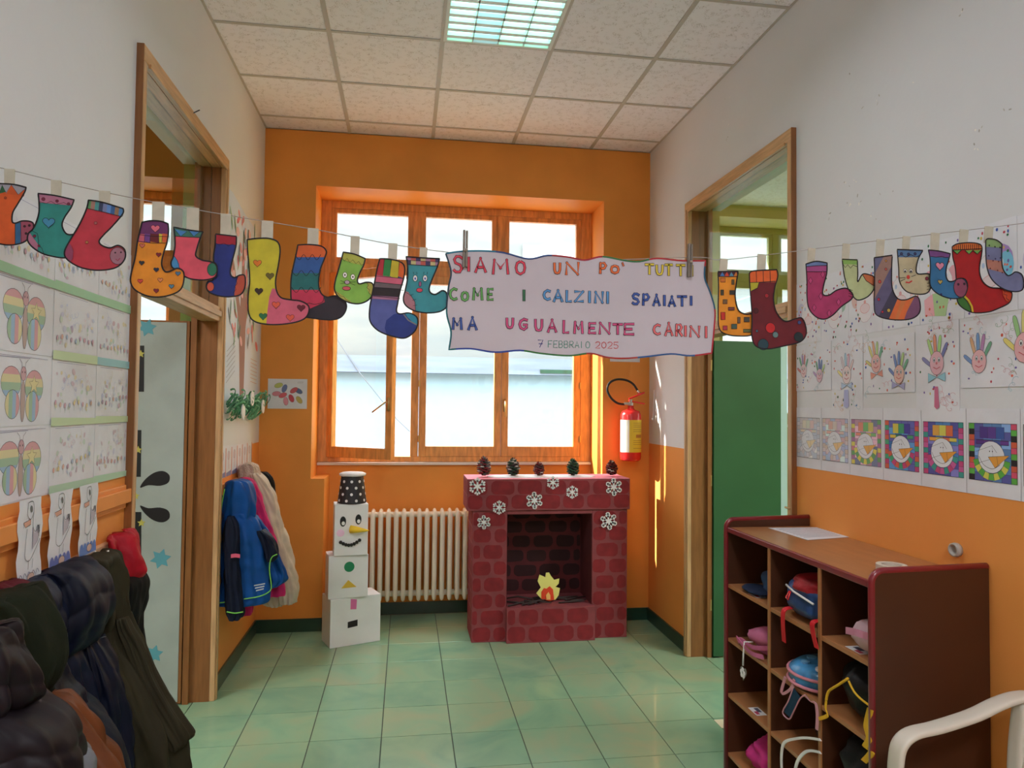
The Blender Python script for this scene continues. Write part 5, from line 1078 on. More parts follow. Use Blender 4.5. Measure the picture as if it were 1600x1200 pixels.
# cotton on the mantel
build('cotton_snow', G().rings([[Vector((xx, -.225+.115*math.cos(a)*w, 1.1055+max(0, .010*math.sin(a))*w)) for a in [2*PI*i/14 for i in range(14)]] for xx, w in ((1.60, .25), (1.66, .8), (1.8, 1.0), (2.0, .9), (2.2, .8), (2.32, .85), (2.38, .2))]), mat('cotton_wool', (.8, .78, .8), .9, bump=.8, bscale=60, bdist=.004), fp, smooth=True)
build('mantel_top', G().box(1.446, FX1+.004, FY-.011, FB-.001, 1.1045, 1.1055), mat('pinkish_card', C(190, 110, 125, 1.4), .7), fp)
def snowflake(px, py, r, style):
    c = P(px, py, 1, FY-.016); g = G(); y = c.y
    for k in range(6):
        a = PI/6*0+PI/3*k+.05*style; u = Vector((math.cos(a+PI/6), 0, math.sin(a+PI/6))); n_ = Vector((-u.z, 0, u.x))
        def bar(p0, p1, w): d_ = (p1-p0).normalized(); nn = Vector((-d_.z, 0, d_.x))*w; g.prism([p0-nn, p1-nn, p1+nn, p0+nn], (0, -.0028, 0))
        o0 = Vector((c.x, y, c.z)); bar(o0, o0+u*r, r*.10)
        for t, L in ((.45, .36), (.72, .28)) if style % 2 else ((.55, .42),):
            for s in (-1, 1): dd_ = (u*.7+n_*.75*s).normalized(); bar(o0+u*r*t, o0+u*r*t+dd_*r*L, r*.095)
    g.prism([Vector((c.x+r*.2*math.cos(t), y, c.z+r*.2*math.sin(t))) for t in [PI/3*i for i in range(6)]][::-1], (0, -.003, 0))
    build('snowflake', g, M_white, fp)
for x, y, r, s in ((746, 760, .060, 0), (780, 793, .048, 0), (756, 816, .048, 1), (835, 782, .060, 1), (864, 754, .046, 0), (894, 769, .045, 0), (959, 761, .062, 1), (951, 814, .062, 3)): snowflake(x, y, r, s)
# paper fire
Yf_ = -.30; fd = D('s', Yf_)
def cut(name, pts, m, y, par):
    q = [P(x, yy_, 1, y) for x, yy_ in pts]; build(name, G().prism(q, (0, .003, 0)), m, par)
fr = thing('paper_flame', 'yellow and red cut-out paper flame inside the cardboard fireplace', 'decoration', P(856, 938, 1, Yf_))
cut('outer_flame', [(838, 927), (845, 918), (840, 908), (843, 898), (848, 900), (852, 902), (853, 895), (858, 894.5), (861, 900), (866, 906), (874, 904), (873, 912), (868, 917), (875, 919), (873, 930), (868, 937), (858, 939), (846, 936)], mat('yellow_card', C(225, 195, 110, 1.6), .7), Yf_, fr)
cut('inner_flame', [(846, 936), (846, 925), (850, 919), (854, 920), (859, 916), (864, 921), (865, 930), (866, 937), (858, 939)], mat('orange_card', C(190, 60, 30, 1.6), .7), Yf_-.004, fr)
cut('flame_heart', [(854, 937), (853, 930), (857, 925), (860, 930), (860, 937)], mat('pale_yellow_card', C(215, 160, 90, 1.6), .7), Yf_-.008, fr)
g = None
for k in range(16):
    x = 1.79+.03*k+rr.uniform(-.02, .02); y = -.32+rr.uniform(-.03, .08); a = rr.uniform(-.6, .6); L = rr.uniform(.05, .12)
    tagp(build('twig', G().tube([(x-L*math.cos(a), y-L*math.sin(a), OZ0+.008), (x, y, OZ0+.010+rr.random()*.022), (x+L*math.cos(a), y+L*math.sin(a), OZ0+.008+rr.random()*.01)], [.005, .007, .004], 6), mat('dark_bark', (.045, .03, .028), .8, bump=.5), smooth=True), 'dark dry twig in the loose pile before the paper flame', 'twig', 'twigs in the cardboard fireplace')

# pine cones
def cone(px, r, hgt, c1, c2, lab):
    b = P(px, 741, 1, -.24); b.z = 1.116; t = thing('pine_cone', lab, 'pine cone', b, 'painted pine cones on the mantel')
    build('core', G().lathe([(0, 0), (r*.35, 0), (r*.42, hgt*.25), (r*.25, hgt*.7), (0, hgt*.92)], b, 12), mat('cone_core', (.05, .03, .02), .8), t, smooth=True)
    g = G(); rr = random.Random(int(px))
    for i in range(62):
        f = i/61; z = b.z+hgt*(.02+.93*f); rad = r*(math.sin(PI*(.22+.74*f))**.8)*1.0+.003; a = i*2.39996; u = Vector((math.cos(a), math.sin(a), 0)); w = Vector((-math.sin(a), math.cos(a), 0)); s = rad*.27+.0035
        p0 = Vector((b.x, b.y, z))+u*rad*.35; p1 = Vector((b.x, b.y, z+hgt*(.02+.07*f)))+u*rad*(.92+.22*rr.random()); up = Vector((0, 0, .0035))
        col = c1 if rr.random() < .55 else c2
        if rr.random() < .10: col = (.55, .55, .52)
        g.add([p0-w*s*.5, p0+w*s*.5, p1+w*s, p1-w*s, p1+w*s*.6+up*2, p1-w*s*.6+up*2, p0+up*1.5], [(0, 1, 2, 3), (3, 2, 4, 5), (5, 4, 6), (0, 3, 5, 6), (2, 1, 6, 4)], col)
    build('scales', g, M_ink, t, kind='stuff')
cone(756, .045, .125, C(130, 30, 40), C(90, 90, 90), 'large red glittered pine cone with a bluish tip, leftmost on the mantel')
cone(801.5, .042, .115, C(25, 70, 50), C(60, 45, 45), 'green glittered pine cone, second from the left on the mantel')
cone(842, .035, .088, C(125, 40, 45), C(90, 50, 45), 'small reddish pine cone in the middle of the mantel')
cone(895, .040, .110, C(20, 80, 50), C(20, 55, 40), 'dark green pine cone, fourth from the left on the mantel')
cone(955.5, .038, .098, C(110, 35, 35), C(80, 40, 35), 'brownish red pine cone, rightmost on the mantel')

# ------------------------------------------------------------------ box snowman
def card_box(label, c0, c1, dep, z0, z1, tape=True):
    """c0, c1: near-left and near-right floor corners; dep: depth"""
    c0, c1 = Vector((*c0, 0)), Vector((*c1, 0)); u = (c1-c0).normalized(); v = Vector((-u.y, u.x, 0)); pts = [c0, c1, c1+v*dep, c0+v*dep]
    base = (pts[0]+pts[2])/2; base.z = z0
    t = thing('cardboard_box', label, 'box', base, 'white boxes stacked as a snowman')
    build('carton', G().prism([Vector((p.x, p.y, z0)) for p in pts][::-1], (0, 0, z1-z0-.001)), M_white, t, bev=.003)
    build('flap', G().prism([Vector((p.x, p.y, z1-.001))+ (base-Vector((p.x, p.y, z0))).normalized()*.004*Vector((1,1,0)).length for p in (pts[0], pts[1], pts[1]+v*dep*.495, pts[0]+v*dep*.495)][::-1], (0, 0, .0012)), M_white, t)
    def face(s, z, off=.0006): return c0+u*s-v*off+Vector((0, 0, z))
    return t, face, u, v
SB, fb_, u_, v_ = card_box('large white cardboard box at the bottom of the snowman', (.553, -.395), (.874, -.268), .20, 0, .318)
def fpoly(t, fc, name, pts, col, off=.0012):
    g = G(); P3 = [fc(*p, off=.0005) for p in pts]; g.prism(P3, -v_*.0012, col); build(name, g, M_ink, t)
fpoly(SB, fb_, 'pink_square', [(.135, .24), (.175, .236), (.178, .300), (.136, .308)], K(200, 100, 150)); fpoly(SB, fb_, 'black_rectangle', [(.118, .118), (.185, .124), (.185, .166), (.118, .158)], C(25, 20, 22))
SM, fm_, _, _ = card_box('middle white cardboard box of the snowman with green dot', (.535, -.385), (.790, -.330), .19, .3185, .600)
ctr = lambda s, z, r, n=20: [(s+r*math.cos(2*PI*k/n), z+r*math.sin(2*PI*k/n)) for k in range(n)]
v_ = Vector((-(-.330+.385), .255, 0)).normalized()
fpoly(SM, fm_, 'green_disc', ctr(.135, .524, .034), K(25, 120, 80)); fpoly(SM, fm_, 'yellow_triangle', [(.085, .385), (.185, .388), (.130, .437)], K(205, 170, 60))
ST, ft_, _, _ = card_box('top white cardboard box with a snowman face', (.568, -.385), (.785, -.352), .17, .6005, .940)
v_ = Vector((-.033, .217, 0)).normalized()
for s, z in ((.055, .828), (.155, .838)):
    g = G(); g.prism([ft_(s+.020*math.cos(a), z+.034*math.sin(a), off=.0006) for a in [2*PI*k/16 for k in range(16)]], -v_*.0015, C(15, 15, 18)); g.prism([ft_(s+.002+.011*math.cos(a), z-.012+.013*math.sin(a), off=.0023) for a in [2*PI*k/12 for k in range(12)]], -v_*.0008, (.8, .8, .8)); build('eye', g, M_ink, ST)
g = G(); g.prism([ft_(.040+.026*math.cos(a), .752+.024*math.sin(a), off=.0004) for a in [2*PI*k/16 for k in range(16)]], -v_*.0006, C(225, 180, 205, 1.3)); build('cheek', g, M_ink, ST)
for k in range(8):
    s = .042+.0175*k; z = .692-.026*math.sin(PI*k/7)+.0012*k; build('mouth_bead', G().lathe([(0, -.004), (.0115, -.003), (.0115, .003), (0, .004)], ft_(s, z, off=.004), 10, 'y'), M_black, ST)
ns, ne = ft_(.105, .775, off=.002), ft_(.225, .770, off=.055)
build('carrot_nose', G().tube([ns, ns.lerp(ne, .3), ns.lerp(ne, .8), ne], [.027, .022, .009, .001], 12), mat('yellow_card_nose', C(225, 170, 40, 1.5), .6), ST, smooth=True)
hc = Vector((.672, -.285, 0))
ht = thing('bucket_hat', 'black bucket hat with white dots on top of the box snowman', 'hat', (hc.x, hc.y, .941))
build('bucket', G().lathe([(0, .941), (.093, .941), (.096, .945), (.074, 1.118), (.078, 1.122), (0, 1.122)], (hc.x, hc.y, 0), 32), mat('black_card', (.022, .02, .025), .6), ht, smooth=False)
build('cotton_top', G().rings([[Vector((hc.x+.088*w*math.cos(a)*(1+.05*math.sin(5*a)), hc.y+.085*w*math.sin(a)*(1+.06*math.sin(4*a)), z)) for a in [2*PI*i/24 for i in range(24)]] for z, w in ((1.121, .9), (1.125, 1.0), (1.137, 1.0), (1.146, .75), (1.148, .2))]), mat('cotton_wool', (.8, .78, .8), .9), ht, smooth=True)
rr = random.Random(3)
for r_ in range(4):
    for k in range(9):
        a = 2*PI*(k+.5*(r_ % 2))/9+.2; z = .962+.042*r_; f = (z-.945)/(1.118-.945); rad = .096-.022*f+.0006; u = Vector((math.cos(a), math.sin(a), 0)); w = Vector((-math.sin(a), math.cos(a), 0))
        build('white_dot', G().prism([Vector((hc.x, hc.y, z))+u*rad+w*.0095*math.cos(t)+Vector((0, 0, 1))*.0095*math.sin(t)-u*.0012*math.sin(t) for t in [2*PI*i/10 for i in range(10)]], u*.0008), M_white, ht)

# ------------------------------------------------------------------ shelf unit with cubbyholes
CX0, CX1, CY0, CY1, CT = 2.462, 2.862, -3.205, -2.175, 1.052
cu = thing('cubby_shelf', 'brown laminate cubbyhole shelf with dark red edging against right wall', 'shelf', (2.66, -2.69, 0))
def endpanel(y0, y1):
    pts = [(CX0, 0), (CX0, 1.065)]
    for t in range(0, 91, 15): a = math.radians(180-t); pts.append((CX0+.035+.035*math.cos(a), 1.068+.035*math.sin(a)))
    pts += [(CX1, 1.110), (CX1, 0)]
    return G().prism([(p[0], y0, p[1]) for p in pts], (0, y1-y0, 0)), [(p[0], p[1]) for p in pts[:-1]]
for y0, y1 in ((CY0, CY0+.02), (CY1-.02, CY1)):
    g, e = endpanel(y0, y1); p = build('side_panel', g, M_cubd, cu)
    yc_ = (y0+y1)/2; build('edging', G().tube([(x, yc_, z) for x, z in e], .0112, 8, flat=.55, up=(0, 1, 0)) if 0 else G().tube([(x, yc_, z) for x, z in e], .0115, 10), M_edge, p, smooth=True)
build('top_board', G().box(CX0+.012, CX1, CY0+.02, CY1-.02, CT-.002, CT+.018), M_cub, cu)
build('top_edging', G().box(CX0-.002, CX0+.012, CY0+.02, CY1-.02, CT-.004, CT+.020), M_edge, cu, bev=.004)
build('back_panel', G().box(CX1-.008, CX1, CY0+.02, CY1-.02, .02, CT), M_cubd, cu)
zs = [.075, .335, .580, .818]; dvy = [-2.56, -2.91]; cols_ = [(CY0+.02, dvy[1]-.008), (dvy[1]+.008, dvy[0]-.008), (dvy[0]+.008, CY1-.02)]
for z in zs:
    for a, b in cols_: build('shelf_board', G().box(CX0+.004, CX1-.008, a, b, z-.016, z), M_cub, cu, bev=.001)
for y in dvy:
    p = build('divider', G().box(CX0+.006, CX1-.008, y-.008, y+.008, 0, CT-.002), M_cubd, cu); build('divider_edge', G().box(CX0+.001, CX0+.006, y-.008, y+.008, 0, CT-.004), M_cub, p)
# things on top
q = [P(x, y, 2, CT+.019) for x, y in ((1200, 825), (1293, 824), (1330, 839), (1262, 844))]
pp_ = build('paper_sheet', G().prism(q[::-1], (0, 0, .001)), M_paper); tagp(pp_, 'white printed sheet lying on top of the shelf', 'paper')
g = G()
for k in range(9):
    t = .1+.09*k; a = q[0].lerp(q[3], t); b = q[1].lerp(q[2], t); g.ribbon([a.lerp(b, .08)+Vector((0, 0, .0013)), a.lerp(b, .85)+Vector((0, 0, .0013))], (b-a).cross(Vector((0, 0, 1))).normalized()*.004, .0001, C(110, 110, 135))
build('printing', g, M_ink, pp_)
c = P(1393, 884, 2, CT+.05); tr_ = thing('tape_roll', 'roll of beige adhesive tape on the near end of the shelf top', 'tape', (c.x, c.y, CT+.0185))
prof = [(.030, 0), (.046, 0), (.046, .036), (.030, .036)]; gz = G(); seg = 28
vsr = [[Vector((c.x+r_*math.cos(2*PI*k/seg), c.y+r_*math.sin(2*PI*k/seg), CT+.0185+h)) for r_, h in prof] for k in range(seg)]; gz.add([p for r_ in vsr for p in r_], [(k*4+i, ((k+1) % seg)*4+i, ((k+1) % seg)*4+(i+1) % 4, k*4+(i+1) % 4) for k in range(seg) for i in range(4)])
build('roll', gz, mat('beige_tape', (.62, .55, .45), .5), tr_, smooth=False)

# bags and caps in the cubbyholes
def blob(c, r, e=2.6, amp=.05, seed=0, col=None, n=22, seg=28, rot=0.0):
    g = G(); c = Vector(c); R_ = []; ca, sa = math.cos(rot), math.sin(rot)
    sp = lambda v, p: math.copysign(abs(v)**p, v)
    for i in range(n+1):
        a = -PI/2+PI*i/n; ring = []
        for k in range(seg):
            b = 2*PI*k/seg; p = Vector((sp(math.cos(a), 2/e)*sp(math.cos(b), 2/e), sp(math.cos(a), 2/e)*sp(math.sin(b), 2/e), sp(math.sin(a), 2/e)))
            w = 1+amp*noise.noise(Vector((p.x*1.8+seed, p.y*1.8, p.z*1.8)))*2+amp*.6*noise.noise(p*5+Vector((seed, 0, 0)))
            x, y, z = p.x*r[0]*w, p.y*r[1]*w, p.z*r[2]*(w if p.z > 0 else 1)
            ring.append(c+Vector((x*ca-y*sa, x*sa+y*ca, z)))
        R_.append(ring)
    return g.rings(R_)
def colmid(i): return (cols_[2-i][0]+cols_[2-i][1])/2      # i = 0 is the column nearest the door
XF = CX0
def S(px, py, x): return P(px, py, 0, x)
# cap, top far cubby
z = zs[3]; m_cap = fabric('denim_blue', (.035, .075, .16), .8)
t = thing('baseball_cap', 'dark blue cap in the top cubbyhole nearest the door', 'cap', (2.60, colmid(0)-.03, z))
build('crown', blob((2.62, colmid(0)-.04, z+.045), (.10, .09, .085), 2.1, .08, 3), m_cap, t, smooth=True); build('brim', blob((2.52, colmid(0)+.0, z+.018), (.06, .09, .012), 2.2, .03, 4), fabric('navy_cloth', (.012, .02, .05)), t, smooth=True)
# red and blue backpack
y = colmid(1); t = thing('backpack', 'small blue and red backpack with red straps in the top middle cubbyhole', 'backpack', (2.62, y, z))
build('bag_body', blob((2.62, y-.02, z+.075), (.15, .135, .075), 3.2, .05, 8), fabric('starry_blue', (.02, .05, .16), .45, var=.6, coat=.2), t, smooth=True)
build('bag_lid', blob((2.60, y-.035, z+.130), (.125, .115, .035), 3, .06, 9), fabric('bright_red_cloth', (.38, .02, .03), .5, var=.4), t, smooth=True)
build('zip', G().tube([(2.485, y+.08, z+.11), (2.468, y, z+.105), (2.475, y-.12, z+.09)], .004, 8), M_white, t, smooth=True)
build('zip_pull', G().tube([(2.47, y+.03, z+.10), (2.455, y+.03, z+.075), (2.455, y+.015, z+.07), (2.468, y+.02, z+.10)], .003, 6), M_red, t, smooth=True)
M_strap = fabric('red_strap', (.62, .02, .03), .5)
for py0, py1 in (((1228, 955), (1225, 1003)), ((1273, 975), (1276, 1013))):
    a = S(*py0, XF-.004); b = S(*py1, XF-.006); build('strap', G().ribbon([a+Vector((.05, 0, .012)), a+Vector((-.004, 0, .008)), a.lerp(b, .3)+Vector((-.01, 0, 0)), b], (0, .026, 0), .0012), M_strap, t, smooth=False)
# pink hair band / white bag near cubby
y = colmid(2); t = thing('pink_bag', 'pale pink and white pouch with a strap in the top near cubbyhole', 'bag', (2.56, y, z))
build('pouch', blob((2.56, y-.05, z+.052), (.085, .070, .05), 2.4, .06, 14), fabric('pale_pink_cloth', (.62, .42, .46), .6), t, smooth=True)
build('strap', G().ribbon([S(1322, 985, XF), S(1337, 988, XF), S(1352, 993, XF+.01), S(1372, 998, XF+.02)], (0, 0, .022), .002), fabric('pink_strap', (.60, .25, .36), .6), t)
# pink bag with a heart charm, second row far
z = zs[2]; y = colmid(0); t = thing('pink_bag', 'pink cloth bag with a white heart charm hanging over the shelf edge', 'bag', (2.58, y, z)); M_pk = fabric('pink_cloth', (.50, .14, .26), .7)
build('pouch', blob((2.60, y-.045, z+.055), (.12, .10, .058), 2.4, .12, 22), M_pk, t, smooth=True)
build('strap', G().ribbon([(2.50, y-.12, z+.05), (2.47, y-.04, z+.03), (2.462, y+.04, z+.035), (2.47, y+.09, z+.012)], (0, .01, .016), .002), M_pk, t)
build('strap', G().ribbon([(2.47, y-.13, z+.02), (2.455, y-.05, z+.012), (2.46, y+.08, z+.03)], (0, .01, .016), .002), M_pk, t)
a, b = S(1163, 1003, XF-.006), S(1161, 1040, XF-.01)
build('cord', G().tube([a+Vector((.03, -.02, .005)), a, a.lerp(b, .5)+Vector((0, .002, 0)), b], .0035, 8), M_white, t, smooth=True)
hd = D('r', b.x-.002); cc = Vector((-b.y, b.z-.03)); g = G(); hpts = []
for k in range(22):
    tt = 2*PI*k/22; hpts.append(Vector((b.x, b.y-(.026*math.sin(tt)**3), b.z-.030+.030*(0.81*math.cos(tt)-0.31*math.cos(2*tt)-0.12*math.cos(3*tt)-.06*math.cos(4*tt)))))
build('heart_charm', G().prism(hpts, (.004, 0, 0)), mat('charm_grey', (.20, .19, .15), .5), t)
for dx, dz in ((0, .012), (.013, 0), (-.013, 0), (.008, -.014), (-.008, -.014)): build('charm_petal', G().lathe([(0, 0), (.0085, 0), (.0085, -.003), (0, -.004)], (b.x-.0005, b.y+dx, b.z-.028+dz), 12, 'x'), M_white, t)
# round blue bag
y = colmid(1); t = thing('round_bag', 'round blue lunch bag with pink rim and hanging pink straps', 'bag', (2.6, y, z))
build('shell', G().rings([[Vector((2.60+.145*w*math.cos(a), y-.02+.135*w*math.sin(a), z+h)) for a in [2*PI*i/32 for i in range(32)]] for h, w in ((.001, .85), (.012, .98), (.045, 1.0), (.060, .97), (.078, .8), (.085, .4), (.086, .01))]), fabric('cloudy_blue', (.06, .26, .52), .35, var=.5, coat=.3, bump=.1), t, smooth=True)
for h in (.016, .050): build('piping', G().tube([(2.60+.147*math.cos(a), y-.02+.137*math.sin(a), z+h) for a in [2*PI*i/32 for i in range(33)]], .006, 8), fabric('rose_piping', (.62, .24, .30), .6), t, smooth=True)
g = G()
for cxx, cyy, rr_, col in ((2.57, y-.07, .034, C(215, 205, 215)), (2.53, y-.09, .026, C(220, 215, 220)), (2.64, y-.05, .04, C(150, 60, 30)), (2.56, y+.03, .018, C(120, 180, 215)), (2.51, y-.01, .016, C(110, 170, 210))):
    g.rings([[Vector((cxx+rr_*math.cos(a), cyy+rr_*math.sin(a), z+h-(.35*((cxx-2.6)**2+(cyy-y+.02)**2)))) for a in [2*PI*i/12 for i in range(12)]] for h in (.083, .0905)], col)
build('printed_patches', g, M_ink, t, kind='stuff')
M_rs = fabric('rose_strap', (.60, .28, .34), .6)
def sp(*pts): return [S(x, y_, XF-.008) for x, y_ in pts]
build('strap', G().ribbon([Vector(p) for p in sp((1227, 1058), (1221, 1080), (1224, 1084), (1236, 1076), (1241, 1062))], (0, .012, .004), .002), M_rs, t)
build('strap_edge', G().tube(catm(sp((1240, 1072), (1232, 1095), (1223, 1112), (1228, 1121), (1234, 1123), (1240, 1112), (1250, 1092), (1258, 1086)), 4), .0028, 6), M_rs, t, smooth=True)
build('strap', G().prism([S(x, y_, XF-.007) for x, y_ in ((1240, 1075), (1225, 1112), (1234, 1121), (1250, 1090))], (.002, 0, 0)), fabric('dark_blue_web', (.015, .05, .10), .7), t)
build('strap', G().ribbon(sp((1258, 1086), (1266, 1096), (1274, 1098), (1277, 1118), (1276, 1140)), (0, .014, .0), .0015), M_rs, t)
# black drawstring bag with yellow cord
z = zs[1]+.0; y = colmid(2); z = zs[1]; z = zs[2]; t = thing('drawstring_bag', 'black drawstring bag with yellow cords in the near cubbyhole', 'bag', (2.6, y, z))
build('sack', blob((2.61, y, z+.095), (.13, .098, .10), 2.3, .12, 31), fabric('black_nylon', (.012, .012, .014), .5), t, smooth=True)
M_ye = fabric('yellow_cord', (.72, .42, .03), .6)
build('cord', G().tube(catm(sp((1325, 1060), (1310, 1070), (1295, 1080), (1291, 1094)), 4), .0045, 8), M_ye, t, smooth=True)
build('cord', G().ribbon(sp((1291, 1094), (1290, 1108), (1293, 1118), (1280, 1123)), (0, .006, .010), .002), M_ye, t)
build('cord', G().tube(catm(sp((1326, 1064), (1334, 1080), (1345, 1092), (1358, 1102)), 4), .0035, 8), M_ye, t, smooth=True)
build('strap', G().ribbon(sp((1360, 1108), (1354, 1135), (1358, 1155), (1352, 1168), (1362, 1175), (1350, 1190)), (0, .026, .0), .002), M_ye, t)
# pink shoes bag at the bottom far, white cable bag, dark bag at the bottom
z = zs[0]; y = colmid(0); t = thing('pink_bag', 'bright pink cloth bundle in the bottom cubbyhole nearest the door', 'bag', (2.6, y, zs[0]))
build('pouch', blob((2.60, y-.04, z+.075), (.12, .12, .075), 2.2, .16, 44), fabric('hot_pink_cloth', (.52, .03, .20), .7), t, smooth=True)
build('green_pouch', blob((2.58, y-.14, z+.14), (.08, .035, .06), 2.4, .10, 45), fabric('sea_green_cloth', (.08, .30, .22), .7), t, smooth=True)
y = colmid(1); t = thing('tote_bag', 'dark tote bag with white handles in the low middle cubbyhole', 'bag', (2.6, y, zs[1]))
build('sack', blob((2.70, y-.02, zs[1]+.06), (.12, .12, .06), 2.6, .1, 51), fabric('brown_cloth', (.06, .03, .03), .7), t, smooth=True)
for pl in (((1222, 1215), (1221, 1180), (1226, 1160), (1245, 1154), (1262, 1153), (1282, 1156)), ((1240, 1215), (1246, 1190), (1257, 1176), (1268, 1173), (1282, 1176))): build('handle', G().ribbon(sp(*pl), (0, .012, .004), .002), M_white, t)
y = colmid(2); t = thing('black_bag', 'black bag in the near cubbyhole below the drawstring bag', 'bag', (2.6, y, zs[1]))
build('sack', blob((2.60, y, zs[1]+.095), (.125, .10, .095), 2.5, .12, 61), fabric('black_nylon', (.012, .012, .014), .5), t, smooth=True)
# stickers on the shelves
for i, (cc_, zz_, lab) in enumerate(((0, 3, 'small pale name sticker beneath the dark blue cap'), (2, 3, 'small pinkish name sticker on the top near shelf board'), (0, 1, 'small name sticker on the lower empty shelf nearest the door'), (1, 0, 'name sticker'),)):
    if i == 3: continue
    yq = colmid(cc_); zq = zs[zz_]
    o = build('sticker', G().box(2.48, 2.525, yq-.06, yq+.02, zq+.0002, zq+.0008), M_white); tagp(o, lab, 'sticker', 'name stickers in the cubbyholes')
    build('printing', G().box(2.485, 2.500, yq-.05, yq-.02, zq+.0009, zq+.0012, C(180, 60, 90)).box(2.50, 2.518, yq-.03, yq+.01, zq+.0009, zq+.0012, C(90, 90, 110)), M_ink, o)

# cream tape mark on the floor
q = [P(x, y, 2, .0008) for x, y in ((1115, 1122), (1136, 1121), (1136, 1147))]; q.append(q[2]+Vector((.06, -.12, 0))); q.insert(1, q[1]+Vector((.0, .0, 0))); 
c = P(1128, 1127, 2, 0)
tagp(build('floor_sticker', G().box(c.x-.035, c.x+.16, c.y-.075, c.y+.02, .0002, .0012), mat('cream_vinyl', (.72, .66, .45), .4)), 'cream coloured mark on the green floor beside the shelf', 'floor mark')

# ------------------------------------------------------------------ white plastic armchair
ch_ = thing('plastic_armchair', 'white moulded plastic armchair at the near end of the shelf', 'chair', (2.55, -3.68, 0))
YA, YA2 = -3.425, -3.945
ap = [(1398, 1230), (1400, 1190), (1406, 1163), (1425, 1146), (1465, 1136), (1520, 1118), (1560, 1099), (1592, 1089), (1618, 1090), (1640, 1110)]
arm3 = [P(x, y, 1, YA) for x, y in ap]
def strip(pts, wy, th, g):
    pts = catm(pts, 5); R_ = []
    for i, p in enumerate(pts):
        d_ = (pts[min(i+1, len(pts)-1)]-pts[max(i-1, 0)]).normalized(); nn = Vector((-d_.z, 0, d_.x))
        R_.append([p+nn*th*math.copysign(abs(math.sin(a))**.6, math.sin(a))+Vector((0, 1, 0))*wy*math.copysign(abs(math.cos(a))**.6, math.cos(a)) for a in [2*PI*k/14 for k in range(14)]])
    g.rings(R_)
for Y_ in (YA, YA2):
    g = G(); top = [Vector((p.x, Y_, p.z)) for p in arm3]; strip(top, .027, .010, g); build('arm', g, M_chair, ch_, smooth=True)
    f0 = top[0]
    g = G(); strip([f0+Vector((0, 0, .03)), f0+Vector((-.005, 0, -.15)), Vector((f0.x-.03, Y_, .30)), Vector((f0.x-.05, Y_, 0))], .026, .012, g); build('leg', g, M_chair, ch_, smooth=True)
    g = G(); strip([Vector((2.76, Y_, .78)), Vector((2.74, Y_, .6)), Vector((2.75, Y_, .4)), Vector((2.82, Y_, 0))], .024, .012, g); build('leg', g, M_chair, ch_, smooth=True)
build('seat', G().rings([[Vector((2.54+.21*math.copysign(abs(math.cos(a))**.5, math.cos(a))*w, (YA+YA2)/2+.235*math.copysign(abs(math.sin(a))**.5, math.sin(a))*w, z)) for a in [2*PI*k/28 for k in range(28)]] for z, w in ((.405, .97), (.415, 1.0), (.43, 1.0), (.435, .95), (.425, .5), (.42, .05))]), M_chair, ch_, smooth=True)
build('seat_apron', G().rings([[Vector((2.54+.215*math.copysign(abs(math.cos(a))**.5, math.cos(a)), (YA+YA2)/2+.245*math.copysign(abs(math.sin(a))**.5, math.sin(a)), z)) for a in [2*PI*k/28 for k in range(28)]] for z in (.36, .425)], cap=False), M_chair, ch_, smooth=True)
for k in range(7):
    yq = YA2+.04+(YA-YA2-.08)*k/6; hgt = .83+.03*math.sin(PI*k/6)
    g = G(); strip([Vector((2.725, yq, .42)), Vector((2.74, yq, .6)), Vector((2.80, yq, hgt))], .022, .006, g); build('back_slat', g, M_chair, ch_, smooth=True)
g = G(); tr2 = []
for k in range(9): tr2.append(Vector((2.80, YA2+(YA-YA2)*k/8, .795+.085*math.sin(PI*k/8))))
g.tube(tr2, .020, 12); build('top_rail', g, M_chair, ch_, smooth=True)

# ------------------------------------------------------------------ coats
def loft(rows, Y, th, fold=.010, ff=5, quilt=0, qs=.075, seed=0, n=64, seg=56, e=2.4, thz=None, px=True, lump=.018, vfold=0):
    """rows: (left, right, y) outline of the garment at depth Y in photo points, th: half thickness"""
    pr = []
    for a, b, y in rows:
        A, B = P(a, y, 1, Y), P(b, y, 1, Y); x0, x1 = max(.012, A.x), max(.03, B.x); pr.append(Vector(((x0+x1)/2, max(.006, (x1-x0)/2), (A.z+B.z)/2)))
    zt_, zb_ = pr[0].z, pr[-1].z; cps = catm(pr, max(3, n//max(1, len(pr)-1))); R_ = []
    sp_ = lambda v: math.copysign(abs(v)**(2/e), v); N = len(cps)
    for i, p in enumerate(cps):
        tt = i/(N-1); ring = []; prof = min(1, p.y/(.35*max(q.y for q in pr)))**.5
        for k in range(seg):
            a = 2*PI*k/seg; nx, ny = math.cos(a), math.sin(a); v = Vector((nx*2.1, ny*2.1, p.z*(2.2 if vfold else 5)))+Vector((seed*3.1, 0, 0))
            dd_ = lump*noise.noise(v*1.5)+fold*math.sin(ff*a+seed+3*noise.noise(Vector((0, seed, p.z*2.5))))*min(1, tt*2.2)*(.6+.4*math.sin(p.z*7+seed))+fold*.6*noise.noise(v*4)
            if quilt: dd_ += quilt*.6*(abs(math.sin(PI*(p.z+.02*math.sin(2*a+seed)+.012*noise.noise(Vector((nx*2, ny*2, seed))))/qs))**.7-.6)
            dd_ *= prof
            ring.append(Vector((max(.004, p.x+p.y*sp_(nx)+dd_*nx), Y+th*prof*sp_(ny)+dd_*ny, p.z)))
        R_.append(ring)
    return G().rings(R_)
